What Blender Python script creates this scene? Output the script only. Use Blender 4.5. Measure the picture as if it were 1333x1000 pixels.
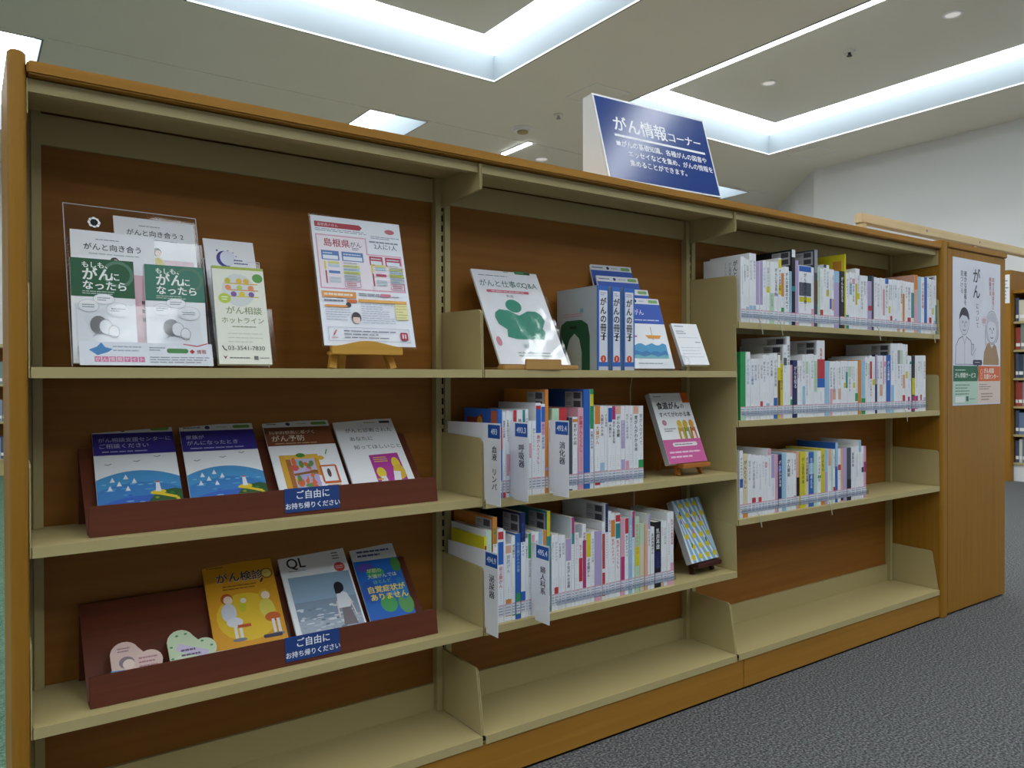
import bpy, bmesh, math, random
from mathutils import Matrix, Vector
random.seed(7)
for o in list(bpy.data.objects): bpy.data.objects.remove(o)
SC = bpy.context.scene
COL = SC.collection
PI = math.pi

# ------------------------------------------------------------------ camera, world, exposure
CAM_H = 0.9436
yaw, pitch, roll = 0.616712, -0.00655396, -0.00267638
f = Vector((math.sin(yaw)*math.cos(pitch), math.cos(yaw)*math.cos(pitch), math.sin(pitch)))
r = Vector((math.cos(yaw), -math.sin(yaw), 0)); u = r.cross(f)
r2 = r*math.cos(roll)+u*math.sin(roll); u2 = u*math.cos(roll)-r*math.sin(roll)
cd = bpy.data.cameras.new('camera'); cam = bpy.data.objects.new('camera', cd); COL.objects.link(cam)
m = Matrix.Identity(4)
for i in range(3):
    m[i][0] = r2[i]; m[i][1] = u2[i]; m[i][2] = -f[i]
m[0][3], m[1][3], m[2][3] = 0.0, -1.5, CAM_H
cam.matrix_world = m
cd.sensor_fit = 'HORIZONTAL'; cd.sensor_width = 36.0; cd.lens = 36.0*1008.0/1333.0; cd.clip_start = 0.02
SC.camera = cam
w = bpy.data.worlds.new('world'); SC.world = w; w.use_nodes = True
w.node_tree.nodes['Background'].inputs[0].default_value = (0.8, 0.9, 1.0, 1)
w.node_tree.nodes['Background'].inputs[1].default_value = 0.3
SC.view_settings.view_transform = 'Standard'; SC.view_settings.look = 'None'
SC.view_settings.gamma = 1.0; SC.view_settings.use_curve_mapping = False
SC.view_settings.exposure = 0.0
LAMP = 8.1          # luminance of the cove-light diffusers
LAMP_COL = (0.93, 0.98, 1.0)

# ------------------------------------------------------------------ materials (all procedural)
def lin(c):
    if isinstance(c, str):
        c = c.lstrip('#'); c = tuple(int(c[i:i+2], 16)/255 for i in (0, 2, 4))
    return tuple((x/12.92 if x <= 0.04045 else ((x+0.055)/1.055)**2.4) for x in c)
MATS = {}
def base_mat(name):
    mt = bpy.data.materials.new(name); mt.use_nodes = True
    nt = mt.node_tree; return mt, nt, nt.nodes['Principled BSDF']
def mat(c, rough=0.5, spec=0.4, vary=0.06, scale=30.0, metal=0.0, coat=0.0):
    """plain coloured surface with a faint procedural tone variation"""
    key = (c, rough, spec, vary, scale, metal, coat)
    if key in MATS: return MATS[key]
    mt, nt, b = base_mat('surface')
    rgb = lin(c)
    tc = nt.nodes.new('ShaderNodeTexCoord'); n = nt.nodes.new('ShaderNodeTexNoise'); n.inputs['Scale'].default_value = scale
    mx = nt.nodes.new('ShaderNodeMix'); mx.data_type = 'RGBA'
    mx.inputs[6].default_value = tuple(x*(1-vary) for x in rgb)+(1,); mx.inputs[7].default_value = tuple(min(1, x*(1+vary)) for x in rgb)+(1,)
    nt.links.new(tc.outputs['Object'], n.inputs['Vector']); nt.links.new(n.outputs[0], mx.inputs[0]); nt.links.new(mx.outputs[2], b.inputs['Base Color'])
    b.inputs['Roughness'].default_value = rough; b.inputs['Specular IOR Level'].default_value = spec; b.inputs['Metallic'].default_value = metal
    if coat: b.inputs['Coat Weight'].default_value = coat; b.inputs['Coat Roughness'].default_value = 0.12
    MATS[key] = mt; return mt
def ink(c): return mat(c, 0.45, 0.35, 0.02, 80.0)
def wood(name, c1, c2, axis, rough=0.42, scale=1.0):
    mt, nt, b = base_mat(name)
    tc = nt.nodes.new('ShaderNodeTexCoord'); mp = nt.nodes.new('ShaderNodeMapping')
    s = [60*scale]*3; s[axis] = 1.6*scale; mp.inputs['Scale'].default_value = s
    n = nt.nodes.new('ShaderNodeTexNoise'); n.inputs['Scale'].default_value = 1.0; n.inputs['Detail'].default_value = 5
    n2 = nt.nodes.new('ShaderNodeTexNoise'); n2.inputs['Scale'].default_value = 2.2; n2.inputs['Detail'].default_value = 2
    ad = nt.nodes.new('ShaderNodeMath'); ad.operation = 'MULTIPLY_ADD'; ad.inputs[1].default_value = 0.65
    ml = nt.nodes.new('ShaderNodeMath'); ml.operation = 'MULTIPLY'; ml.inputs[1].default_value = 0.35
    cr = nt.nodes.new('ShaderNodeValToRGB'); e = cr.color_ramp.elements
    e[0].position = 0.32; e[0].color = lin(c1)+(1,); e[1].position = 0.68; e[1].color = lin(c2)+(1,)
    L = nt.links.new
    L(tc.outputs['Object'], mp.inputs['Vector']); L(mp.outputs[0], n.inputs['Vector']); L(tc.outputs['Object'], n2.inputs['Vector'])
    L(n2.outputs[0], ml.inputs[0]); L(n.outputs[0], ad.inputs[0]); L(ml.outputs[0], ad.inputs[2]); L(ad.outputs[0], cr.inputs[0]); L(cr.outputs[0], b.inputs['Base Color'])
    bp = nt.nodes.new('ShaderNodeBump'); bp.inputs['Strength'].default_value = 0.06; bp.inputs['Distance'].default_value = 0.001
    L(n.outputs[0], bp.inputs['Height']); L(bp.outputs[0], b.inputs['Normal'])
    b.inputs['Roughness'].default_value = rough; b.inputs['Specular IOR Level'].default_value = 0.22
    return mt
def carpet(name, ca, cb, cc):
    mt, nt, b = base_mat(name); L = nt.links.new
    tc = nt.nodes.new('ShaderNodeTexCoord')
    n = nt.nodes.new('ShaderNodeTexNoise'); n.inputs['Scale'].default_value = 150; n.inputs['Detail'].default_value = 3
    v = nt.nodes.new('ShaderNodeTexVoronoi'); v.inputs['Scale'].default_value = 260
    cr = nt.nodes.new('ShaderNodeValToRGB'); e = cr.color_ramp.elements
    e[0].position = 0.36; e[0].color = lin(ca)+(1,); e[1].position = 0.66; e[1].color = lin(cc)+(1,)
    e2 = cr.color_ramp.elements.new(0.5); e2.color = lin(cb)+(1,)
    L(tc.outputs['Object'], n.inputs['Vector']); L(tc.outputs['Object'], v.inputs['Vector']); L(n.outputs[0], cr.inputs[0]); L(cr.outputs[0], b.inputs['Base Color'])
    bp = nt.nodes.new('ShaderNodeBump'); bp.inputs['Strength'].default_value = 0.6; bp.inputs['Distance'].default_value = 0.003
    L(v.outputs['Distance'], bp.inputs['Height']); L(bp.outputs[0], b.inputs['Normal'])
    n3 = nt.nodes.new('ShaderNodeTexNoise'); n3.inputs['Scale'].default_value = 420; n3.inputs['Detail'].default_value = 2
    tint = nt.nodes.new('ShaderNodeMix'); tint.data_type = 'RGBA'; tint.blend_type = 'OVERLAY'; tint.inputs[0].default_value = 0.45
    L(tc.outputs['Object'], n3.inputs['Vector']); L(cr.outputs[0], tint.inputs[6]); L(n3.outputs['Color'], tint.inputs[7]); L(tint.outputs[2], b.inputs['Base Color'])
    b.inputs['Roughness'].default_value = 0.95; b.inputs['Specular IOR Level'].default_value = 0.05
    return mt
def glow(name, col, s):
    mt, nt, b = base_mat(name); b.inputs['Base Color'].default_value = (0.8, 0.8, 0.8, 1)
    n = nt.nodes.new('ShaderNodeTexNoise'); n.inputs['Scale'].default_value = 1.5
    mr = nt.nodes.new('ShaderNodeMapRange'); mr.inputs[3].default_value = s*0.97; mr.inputs[4].default_value = s*1.03
    nt.links.new(n.outputs[0], mr.inputs[0]); nt.links.new(mr.outputs[0], b.inputs['Emission Strength'])
    b.inputs['Emission Color'].default_value = tuple(col)+(1,); return mt
def clear(name, tint=(0.975, 0.982, 0.988), gl=0.035, rough=0.06, fr=0.11):
    """thin clear acrylic: mostly passes light straight, with a glossy fresnel sheen"""
    mt, nt, b = base_mat(name); L = nt.links.new; nt.nodes.remove(b)
    out = nt.nodes['Material Output']
    t = nt.nodes.new('ShaderNodeBsdfTransparent'); t.inputs[0].default_value = tint+(1,)
    g = nt.nodes.new('ShaderNodeBsdfGlossy'); g.inputs['Roughness'].default_value = rough
    lw = nt.nodes.new('ShaderNodeLayerWeight'); lw.inputs['Blend'].default_value = 0.25
    n = nt.nodes.new('ShaderNodeTexNoise'); n.inputs['Scale'].default_value = 6
    ad = nt.nodes.new('ShaderNodeMath'); ad.operation = 'MULTIPLY_ADD'; ad.inputs[1].default_value = fr
    m2 = nt.nodes.new('ShaderNodeMath'); m2.operation = 'MULTIPLY'; m2.inputs[1].default_value = gl
    mx = nt.nodes.new('ShaderNodeMixShader')
    L(n.outputs[0], m2.inputs[0]); L(lw.outputs['Fresnel'], ad.inputs[0]); L(m2.outputs[0], ad.inputs[2]); L(ad.outputs[0], mx.inputs[0])
    L(t.outputs[0], mx.inputs[1]); L(g.outputs[0], mx.inputs[2]); L(mx.outputs[0], out.inputs['Surface'])
    return mt

M_WOODV = wood('beech_vertical', '#93661c', '#a4762a', 2)
M_WOODH = wood('beech_horizontal', '#9c6d26', '#ae7d32', 0)
M_BACK = wood('back_board_veneer', '#88561f', '#9a6528', 0, 0.5)
M_METAL = mat('#b8a978', 0.42, 0.4, 0.03, 8.0)
M_METAL2 = mat('#aea070', 0.45, 0.4, 0.03, 8.0)
M_SLOT = mat('#15120c', 0.9, 0.1)
M_TRAY = wood('brown_tray', '#5a2f20', '#6a3827', 0, 0.3)
M_PINE = wood('pine', '#cfb68a', '#dcc69c', 0, 0.5)
M_EASEL = wood('light_easel_wood', '#c9963f', '#d8a850', 0, 0.45)
M_EASEL2 = wood('orange_easel_wood', '#a8682c', '#b87638', 0, 0.45)
M_EASEL3 = wood('dark_easel_wood', '#3c1c18', '#4c2620', 0, 0.45)
M_STAND = wood('book_stand_wood', '#b48a50', '#c39a60', 0, 0.45)
M_PAPER = mat('#f2f4f8', 0.55, 0.3, 0.015)
M_PAGES = mat('#ddd8c8', 0.8, 0.1, 0.06, 300.0)
M_GLOSSPAPER = mat('#f4f6fa', 0.25, 0.5, 0.015)
M_PLASTIC = mat('#eceef4', 0.4, 0.4, 0.02)
M_CEIL = mat('#dfe0d8', 0.85, 0.1, 0.02, 3.0)
M_COVE = mat('#7d878e', 0.7, 0.2, 0.02, 3.0)
M_WALL = mat('#e8ebee', 0.85, 0.1, 0.02, 2.0)
M_WHITE = mat('#e8eaea', 0.5, 0.4, 0.02)
M_CLEAR = clear('clear_acrylic')
M_SLEEVE = clear('plastic_sleeve', (0.985, 0.985, 0.99), 0.02, 0.2, 0.05)
M_STRIP = clear('plastic_guard', (0.84, 0.87, 0.92), 0.12, 0.2)
M_LAMP = glow('cove_diffuser', LAMP_COL, LAMP)
M_SPOT = glow('downlight_glow', (1, 0.96, 0.95), 0.35)
M_CHROME = mat('#b8b8bc', 0.25, 0.5, 0.02, 30.0, 1.0)
M_CORD = mat('#c8c4ae', 0.6, 0.2)
M_DARK = mat('#1b1a1c', 0.5, 0.3)

# ------------------------------------------------------------------ mesh helpers
class MB:
    def __init__(s): s.v = []; s.f = []; s.mt = []
    def face(s, pts, mt):
        n = len(s.v); s.v += [tuple(p) for p in pts]; s.f.append(tuple(range(n, n+len(pts)))); s.mt.append(mt)
    def raw(s, vs, fs, mt):
        n = len(s.v); s.v += vs
        for q in fs: s.f.append(tuple(i+n for i in q)); s.mt.append(mt)
    def box(s, x0, y0, z0, x1, y1, z1, mt):
        vs = [(x0,y0,z0),(x1,y0,z0),(x1,y1,z0),(x0,y1,z0),(x0,y0,z1),(x1,y0,z1),(x1,y1,z1),(x0,y1,z1)]
        s.raw(vs, [(0,3,2,1),(4,5,6,7),(0,1,5,4),(1,2,6,5),(2,3,7,6),(3,0,4,7)], mt); return s
    def prism(s, prof, axis, a, b, mt):
        """extrude a 2-D outline; axis 0: prof=(y,z) along x; 1: prof=(x,z) along y; 2: prof=(x,y) along z"""
        def P(p, t): return (t, p[0], p[1]) if axis == 0 else ((p[0], t, p[1]) if axis == 1 else (p[0], p[1], t))
        n = len(prof); vs = [P(p, a) for p in prof]+[P(p, b) for p in prof]
        fs = [tuple(range(n)), tuple(range(2*n-1, n-1, -1))]+[(i, i+n, (i+1) % n+n, (i+1) % n) for i in range(n)]
        s.raw(vs, fs, mt); return s
    def tube(s, pts, rad, mt, n=6):
        pts = [Vector(p) for p in pts]; rings = []
        for i, p in enumerate(pts):
            d = (pts[min(i+1, len(pts)-1)]-pts[max(i-1, 0)]).normalized()
            a = d.orthogonal().normalized(); b = d.cross(a)
            rings.append([tuple(p+(a*math.cos(2*PI*k/n)+b*math.sin(2*PI*k/n))*rad) for k in range(n)])
        vs = sum(rings, []); fs = []
        for i in range(len(pts)-1):
            for k in range(n): fs.append((i*n+k, i*n+(k+1) % n, (i+1)*n+(k+1) % n, (i+1)*n+k))
        fs += [tuple(range(n-1, -1, -1)), tuple(range((len(pts)-1)*n, len(pts)*n))]
        s.raw(vs, fs, mt); return s
    def bar(s, a, b, wx, wy, mt):
        """square bar between two points"""
        a = Vector(a); b = Vector(b); d = (b-a).normalized()
        x = Vector((1,0,0)); x = (x-d*x.dot(d)).normalized() if abs(d.x) < 0.95 else Vector((0,0,1)); y = d.cross(x)
        vs = [tuple(p+x*i*wx/2+y*j*wy/2) for p in (a, b) for i, j in ((-1,-1),(1,-1),(1,1),(-1,1))]
        s.raw(vs, [(0,3,2,1),(4,5,6,7),(0,1,5,4),(1,2,6,5),(2,3,7,6),(3,0,4,7)], mt); return s
    def disc(s, c, rad, h, mt, n=20, axis=2):
        prof = [(c[(axis+1) % 3]+rad*math.cos(2*PI*k/n), c[(axis+2) % 3]+rad*math.sin(2*PI*k/n)) for k in range(n)]
        if axis == 2: s.prism(prof, 2, c[2], c[2]+h, mt)
        elif axis == 0: s.prism(prof, 0, c[0], c[0]+h, mt)
        else: s.prism([(b, a) for a, b in prof], 1, c[1], c[1]+h, mt)
        return s
    def mesh(s, name, bevel=0.0):
        me = bpy.data.meshes.new(name); mats = []
        for x in s.mt:
            if x not in mats: mats.append(x)
        me.from_pydata(s.v, [], s.f)
        for x in mats: me.materials.append(x)
        ix = {x: i for i, x in enumerate(mats)}
        me.polygons.foreach_set('material_index', [ix[x] for x in s.mt])
        bm = bmesh.new(); bm.from_mesh(me)
        if bevel:
            bmesh.ops.remove_doubles(bm, verts=bm.verts, dist=1e-6)
            bmesh.ops.recalc_face_normals(bm, faces=bm.faces)
            bmesh.ops.bevel(bm, geom=[e for e in bm.edges if len(e.link_faces) == 2 and e.calc_face_angle(0) > 0.5], offset=bevel, segments=2, affect='EDGES', clamp_overlap=True)
        bm.to_mesh(me); bm.free(); me.update(); return me
def obj(name, mb, parent=None, loc=(0,0,0), rot=(0,0,0), bevel=0.0, smooth=False):
    me = mb.mesh(name, bevel) if isinstance(mb, MB) else mb
    o = bpy.data.objects.new(name, me); COL.objects.link(o); o.location = loc; o.rotation_euler = rot
    if parent: o.parent = parent
    if smooth:
        for p in me.polygons: p.use_smooth = True
    return o
def thing(name, label, cat, loc=(0,0,0), rot=(0,0,0), group=None):
    o = bpy.data.objects.new(name, None); o.empty_display_size = 0.05; COL.objects.link(o)
    o.location = loc; o.rotation_euler = rot; o['label'] = label; o['category'] = cat
    if group: o['group'] = group
    return o
def struct(name, mb, bevel=0.0):
    o = obj(name, mb, bevel=bevel); o['kind'] = 'structure'; return o

# ------------------------------------------------------------------ flat print (lettering and pictures on covers)
TM = {}
def glyphs(t, res=1):
    key = (t, res)
    if key not in TM:
        c = bpy.data.curves.new('t', 'FONT'); c.body = t; c.size = 1; c.resolution_u = res; c.fill_mode = 'FRONT'
        o = bpy.data.objects.new('t', c); me = o.to_mesh()
        TM[key] = ([tuple(v.co[:2]) for v in me.vertices], [tuple(p.vertices) for p in me.polygons])
        o.to_mesh_clear(); bpy.data.objects.remove(o); bpy.data.curves.remove(c)
    return TM[key]
class Art:
    """print on the local plane y=0 facing -y; u = local x, v = local z"""
    def __init__(s, y=-0.0003): s.m = MB(); s.y = y; s.k = 0
    def _y(s): s.k += 1; return s.y-0.000008*s.k
    def poly(s, pts, c):
        y = s._y(); s.m.face([(a, y, b) for a, b in pts], ink(c)); return s
    def rect(s, u0, v0, u1, v1, c): return s.poly([(u0,v0),(u1,v0),(u1,v1),(u0,v1)], c)
    def ell(s, cu, cv, ru, rv, c, n=18, a0=0, a1=2*PI):
        return s.poly([(cu+ru*math.cos(a0+(a1-a0)*k/n), cv+rv*math.sin(a0+(a1-a0)*k/n)) for k in range(n if a1-a0 > 6.2 else n+1)], c)
    def ring(s, cu, cv, ru, rv, wd, c, n=20):
        y = s._y()
        for k in range(n):
            a, b = 2*PI*k/n, 2*PI*(k+1)/n
            s.m.face([(cu+(ru-wd)*math.cos(a), y, cv+(rv-wd)*math.sin(a)), (cu+ru*math.cos(a), y, cv+rv*math.sin(a)), (cu+ru*math.cos(b), y, cv+rv*math.sin(b)), (cu+(ru-wd)*math.cos(b), y, cv+(rv-wd)*math.sin(b))], ink(c))
        return s
    def rrect(s, u0, v0, u1, v1, rad, c):
        pts = []
        for cu, cv, a in ((u1-rad, v0+rad, -PI/2), (u1-rad, v1-rad, 0), (u0+rad, v1-rad, PI/2), (u0+rad, v0+rad, PI)):
            pts += [(cu+rad*math.cos(a+PI/2*k/3), cv+rad*math.sin(a+PI/2*k/3)) for k in range(4)]
        return s.poly(pts, c)
    def line(s, pts, wd, c):
        y = s._y()
        for (a, b), (d, e) in zip(pts, pts[1:]):
            L = math.hypot(d-a, e-b) or 1; nx, ny = -(e-b)/L*wd/2, (d-a)/L*wd/2
            s.m.face([(a-nx, y, b-ny), (d-nx, y, e-ny), (d+nx, y, e+ny), (a+nx, y, b+ny)], ink(c))
        return s
    def frame(s, u0, v0, u1, v1, wd, c): return s.line([(u0,v0),(u1,v0),(u1,v1),(u0,v1),(u0,v0)], wd, c)
    def bars(s, u0, v0, u1, v1, n, c, wd=None):
        wd = wd or (v1-v0)/n*0.4
        for k in range(n):
            v = v1-(k+0.5)*(v1-v0)/n; e = u1-(u1-u0)*random.choice((0, .05, .15, .35)); x = u0
            while x < e-1e-6:
                x2 = min(e, x+(u1-u0)*random.uniform(.08, .22)); s.line([(x, v), (x2, v)], wd, c); x = x2+(u1-u0)*0.02
        return s
    def text(s, t, u0, v0, size, c, vert=False, align='l', sx=1.0, slant=0.0, bold=0.008):
        y = s._y(); mt = ink(c); res = 3 if size > .0115 else 1; bb = bold*0.8
        shifts = [(0, 0)] if bold <= .008 and size < .011 else ([(-bb, 0), (bb, 0)] if size < .011 else [(-bb, -bb*.6), (bb, -bb*.6), (-bb, bb*.6), (bb, bb*.6)])
        s.k += len(shifts)
        if vert:
            for i, ch in enumerate(t):
                if ch in ' 　': continue
                vs, fs = glyphs(ch, res)
                if ch in 'ー':
                    for j, (da, db) in enumerate(shifts): s.m.raw([(u0+(b-0.35+da)*size*sx, y-j*6e-6, v0-(i+a+db)*size) for a, b in vs], fs, mt)
                else:
                    wd = max(a for a, b in vs)+min(a for a, b in vs)
                    
                    for j, (da, db) in enumerate(shifts): s.m.raw([(u0+(a-wd/2+da)*size*sx, y-j*6e-6, v0-(i+0.88)*size+(b+db)*size) for a, b in vs], fs, mt)
            return s
        vs, fs = glyphs(t, res)
        if not vs: return s
        wd = max(a for a, b in vs); sh = {'l': 0, 'c': wd/2, 'r': wd}[align]
        for j, (da, db) in enumerate(shifts): s.m.raw([(u0+(a-sh+da)*size*sx+slant*b*size, y-j*6e-6, v0+(b+db)*size) for a, b in vs], fs, mt)
        return s
    def done(s, parent, name='cover_print', loc=(0,0,0), rot=(0,0,0)): return obj(name, s.m, parent, loc, rot)
LEFT = (0, 0, -PI/2)      # turns a print so that it faces -x

# ------------------------------------------------------------------ the room
CZ = 3.40; TOPZ = 3.62
struct('floor', MB().box(-8, -7, -0.1, 12, 9.2, 0.0, carpet('grey_carpet', '#424344', '#606163', '#868685')))
struct('floor_green', MB().box(-2.2, 0.6, 0.0, 1.2, 8.9, 0.004, carpet('green_carpet', '#3f5847', '#55705e', '#6a8472')))
struct('floor_wood', MB().prism([(1.25, .45), (4.6, .45), (7.0, 1.45), (8.1, 2.2), (8.1, 3.7), (10.9, 6.7), (10.9, 8.9), (1.25, 8.9)], 2, 0.0, 0.004, wood('pale_floor_wood', '#a69a86', '#b4a894', 0, 0.5, 0.3)))  # unseen pale floor, added to bounce light up to the ceiling
COFFERS = [(-6.08, -4.2, -3.65, 3.83), (-2.45, -4.2, -0.02, 3.83), (1.18, -4.2, 3.61, 3.83), (4.82, -4.2, 7.25, 3.83)]  # first is unseen fill added from the left, second an unseen repeat for lighting
SMALL = [(-0.60, 5.02, 0.49, 7.6), (3.03, 5.0, 3.64, 6.4), (7.87, 5.03, 8.48, 6.4)]
xs = sorted({-8, 12} | {q for c in COFFERS+SMALL for q in (c[0], c[2])}); ys = sorted({-7, 9.2} | {q for c in COFFERS+SMALL for q in (c[1], c[3])})
cm = MB()
for xa, xb in zip(xs, xs[1:]):
    for ya, yb in zip(ys, ys[1:]):
        mx_, my_ = (xa+xb)/2, (ya+yb)/2
        if any(a < mx_ < c and b < my_ < d for a, b, c, d in COFFERS+SMALL): continue
        cm.box(xa, ya, CZ, xb, yb, CZ+0.02, M_CEIL)
struct('ceiling', cm)
def wall(name, a, b, z0=0, z1=CZ+0.4, t=0.12):
    d = Vector((b[0]-a[0], b[1]-a[1])); n = Vector((-d.y, d.x)).normalized()*t
    struct(name, MB().prism([a, b, (b[0]+n.x, b[1]+n.y), (a[0]+n.x, a[1]+n.y)], 2, z0, z1, M_WALL))
wall('wall_right', (8.2, 3.9), (8.2, -7)); wall('wall_corner', (11.0, 6.9), (8.2, 3.9)); wall('wall_end', (11.0, 9.0), (11.0, 6.9))
wall('wall_back', (-8, 9.0), (11.0, 9.0)); wall('wall_left', (-8, -7), (-8, 9)); wall('wall_front', (8.2, -7), (-8, -7))
struct('trim_1', MB().box(-8, 4.972, CZ-0.006, 8.9, 4.988, CZ, M_CEIL))
struct('baseboard_right', MB().box(8.185, -7, 0, 8.2, 3.9, 0.08, M_PLASTIC))

COFFER_LABEL = ['recessed cove light at the far left of the room, farthest from the sign',
                'recessed cove light over the left of the room, beyond the left end of the bookcase',
                'big recessed ceiling cove light, its bright corner above the middle of the bookcase',
                'big recessed ceiling cove light behind the blue sign, downlights inside it']
for (a, b, c, d), lb in zip(COFFERS, COFFER_LABEL):
    t = thing('cove_light', lb, 'ceiling light', (a, b, CZ), group='large rectangular cove lights')
    W_, D_, h = c-a, d-b, TOPZ-CZ; e = 0.012
    fr = MB(); g_ = .001; fr.box(g_, g_, -0.002, e, D_-g_, h-.0005, M_COVE); fr.box(W_-e, g_, -0.002, W_-g_, D_-g_, h-.0005, M_COVE); fr.box(e, g_, -0.002, W_-e, e, h-.0005, M_COVE); fr.box(e, D_-e, -0.002, W_-e, D_-g_, h-.0005, M_COVE)
    obj('frame', fr, t)
    lp = MB(); k = e+.004
    lp.box(e+.0005, e+.0005, -.003, k, D_-e-.0005, .010, M_WHITE); lp.box(W_-k, e+.0005, -.003, W_-e-.0005, D_-e-.0005, .010, M_WHITE); lp.box(k, e+.0005, -.003, W_-k, k, .010, M_WHITE); lp.box(k, D_-k, -.003, W_-k, D_-e-.0005, .010, M_WHITE)
    obj('lip', lp, t)
    g = MB(); q = 0.30; ql = 0.52
    g.box(0, 0, h, ql, D_, h+0.02, M_LAMP); g.box(W_-q, 0, h, W_, D_, h+0.02, M_LAMP); g.box(ql, 0, h, W_-q, q, h+0.02, M_LAMP); g.box(ql, D_-q, h, W_-q, D_, h+0.02, M_LAMP)
    obj('diffuser', g, t)
    obj('center_panel', MB().box(ql, q, h-0.004, W_-q, D_-q, h+0.02, M_CEIL), t)
for (a, b, c, d), lb in zip(SMALL, ['bright recessed ceiling light at the top left behind the bookcase end', 'small square recessed ceiling light just above the bookcase top, left of centre', 'small recessed ceiling light peeping out right of the blue sign']):
    t = thing('recessed_light', lb, 'ceiling light', (a, b, CZ)); W_, D_, h = c-a, d-b, 0.25; e = 0.012
    fr = MB(); g_ = .001; fr.box(g_, g_, -0.002, e, D_-g_, h-.0005, M_COVE); fr.box(W_-e, g_, -0.002, W_-g_, D_-g_, h-.0005, M_COVE); fr.box(e, g_, -0.002, W_-e, e, h-.0005, M_COVE); fr.box(e, D_-e, -0.002, W_-e, D_-g_, h-.0005, M_COVE)
    obj('frame', fr, t); obj('diffuser', MB().box(0, 0, h, W_, D_, h+0.02, M_LAMP), t)
t = thing('tube_light', 'thin bright tube light on the ceiling left of the blue sign', 'ceiling light', (4.80, 5.18, CZ))
obj('housing', MB().box(-0.035, -0.25, -0.012, 0.035, 0.25, 0, M_WHITE), t); obj('tube', MB().box(-0.028, -0.24, -0.024, 0.028, 0.24, -0.0125, M_LAMP), t)
def downlight(x, y, z, lb, r=0.055):
    t = thing('downlight', lb, 'ceiling light', (x, y, z)); m_ = MB(); n = 24
    prof = [(r*1.25, 0), (r*1.25, -0.006), (r, -0.01), (r*0.9, 0.0)]
    vs = [(p[0]*math.cos(2*PI*k/n), p[0]*math.sin(2*PI*k/n), p[1]) for k in range(n) for p in prof]
    m_.raw(vs, [(k*4+j, k*4+(j+1) % 4, ((k+1) % n)*4+(j+1) % 4, ((k+1) % n)*4+j) for k in range(n) for j in range(4)], M_WHITE)
    obj('rim', m_, t); obj('reflector', MB().disc((0, 0, -0.004), r*0.9, 0.003, M_SPOT), t)
downlight(5.95, 1.28, TOPZ-0.004, 'round ceiling downlight nearest the top right corner of the photo')
downlight(5.96, 2.88, TOPZ-0.004, 'round ceiling downlight directly above the bright corner right of the sign')
downlight(5.287, 5.374, CZ, 'tiny far ceiling downlight between the tube light and the sign', 0.07)
downlight(0.973, 5.6, CZ, 'tiny far downlight just over the bookcase top near its left end', 0.06)
downlight(2.533, 5.6, CZ, 'tiny far downlight over the bookcase top, left of the small square light', 0.06)
def sprinkler(x, y, z, lb):
    t = thing('sprinkler_head', lb, 'sprinkler', (x, y, z)); obj('escutcheon', MB().disc((0, 0, -0.012), 0.045, 0.012, M_CEIL), t)
    mt_ = M_DARK if 'dark' in lb else M_CHROME; h = MB().disc((0, 0, -0.035), 0.012, 0.024, mt_, 10); h.disc((0, 0, -0.04), 0.022, 0.004, mt_, 12); obj('nozzle', h, t)
sprinkler(5.93, 2.08, TOPZ-0.004, 'small dark sprinkler head between two ceiling downlights at the right')
sprinkler(4.527, 4.128, CZ, 'small pale sprinkler head on ceiling just left of the blue sign')
t = thing('smoke_detector', 'round grey smoke detector on the ceiling above the tube light', 'smoke detector', (4.49, 4.64, CZ))
obj('base', MB().disc((0, 0, -0.012), 0.10, 0.012, M_PLASTIC, 24), t); dm = MB().disc((0, 0, -0.03), 0.088, 0.0175, M_PLASTIC, 24); dm.disc((0, 0, -0.045), 0.055, 0.0148, M_METAL2, 20); obj('dome', dm, t)
def hatch(x, y, wx, wy, lb):
    t = thing('access_hatch', lb, 'hatch', (x, y, CZ)); m_ = MB(); e = 0.006
    for q in ((-wx/2, -wy/2, wx/2, -wy/2+e), (-wx/2, wy/2-e, wx/2, wy/2), (-wx/2, -wy/2+e, -wx/2+e, wy/2-e), (wx/2-e, -wy/2+e, wx/2, wy/2-e)): m_.box(q[0], q[1], -0.005, q[2], q[3], 0, M_PLASTIC)
    obj('frame', m_, t); obj('panel', MB().box(-wx/2+e+.002, -wy/2+e+.002, -0.003, wx/2-e-.002, wy/2-e-.002, 0, M_CEIL), t)
hatch(4.5, 3.55, 0.40, 0.40, 'square ceiling hatch just above the top of the blue sign'); hatch(7.57, 3.55-0.05, 0.36, 0.36, 'square ceiling hatch under the bright cove corner near the right wall')

# ------------------------------------------------------------------ the bookcase
XL, J1, J2, XR = 0.088, 0.9825, 1.8925, 3.118
bc = thing('bookcase', 'long beech bookcase in three bays with beige metal shelves and brown back', 'bookcase', (0, 0, 0))
def end_prof(z0, z1, rad=0.012):   # side outline in (y,z) with a rounded top front corner
    return [(-0.006, z0), (0.235, z0), (0.235, z1)]+[(-0.006+rad-rad*math.sin(PI/2*k/4), z1-rad+rad*math.cos(PI/2*k/4)) for k in range(5)]
def end_panel(x0, x1, name='end_panel'):
    m_ = MB(); rad = 0.013; n = 5
    prof = [(x0, 0.235), (x0, -0.006+rad)]+[(x0+rad-rad*math.cos(PI/2*k/n), -0.006+rad-rad*math.sin(PI/2*k/n)) for k in range(1, n+1)]+[(x1-rad+rad*math.sin(PI/2*k/n), -0.006+rad-rad*math.cos(PI/2*k/n)) for k in range(0, n+1)]+[(x1, 0.235)]
    m_.prism(prof, 2, 0.0, 1.483, M_WOODV); return obj(name, m_, bc, bevel=0.004)
end_panel(0.061, XL-0.0005); end_panel(XR+0.0005, XR+0.05)
obj('top_board', MB().box(XL, -0.004, 1.448, XR, 0.235, 1.470, M_WOODH), bc, bevel=0.003)
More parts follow.
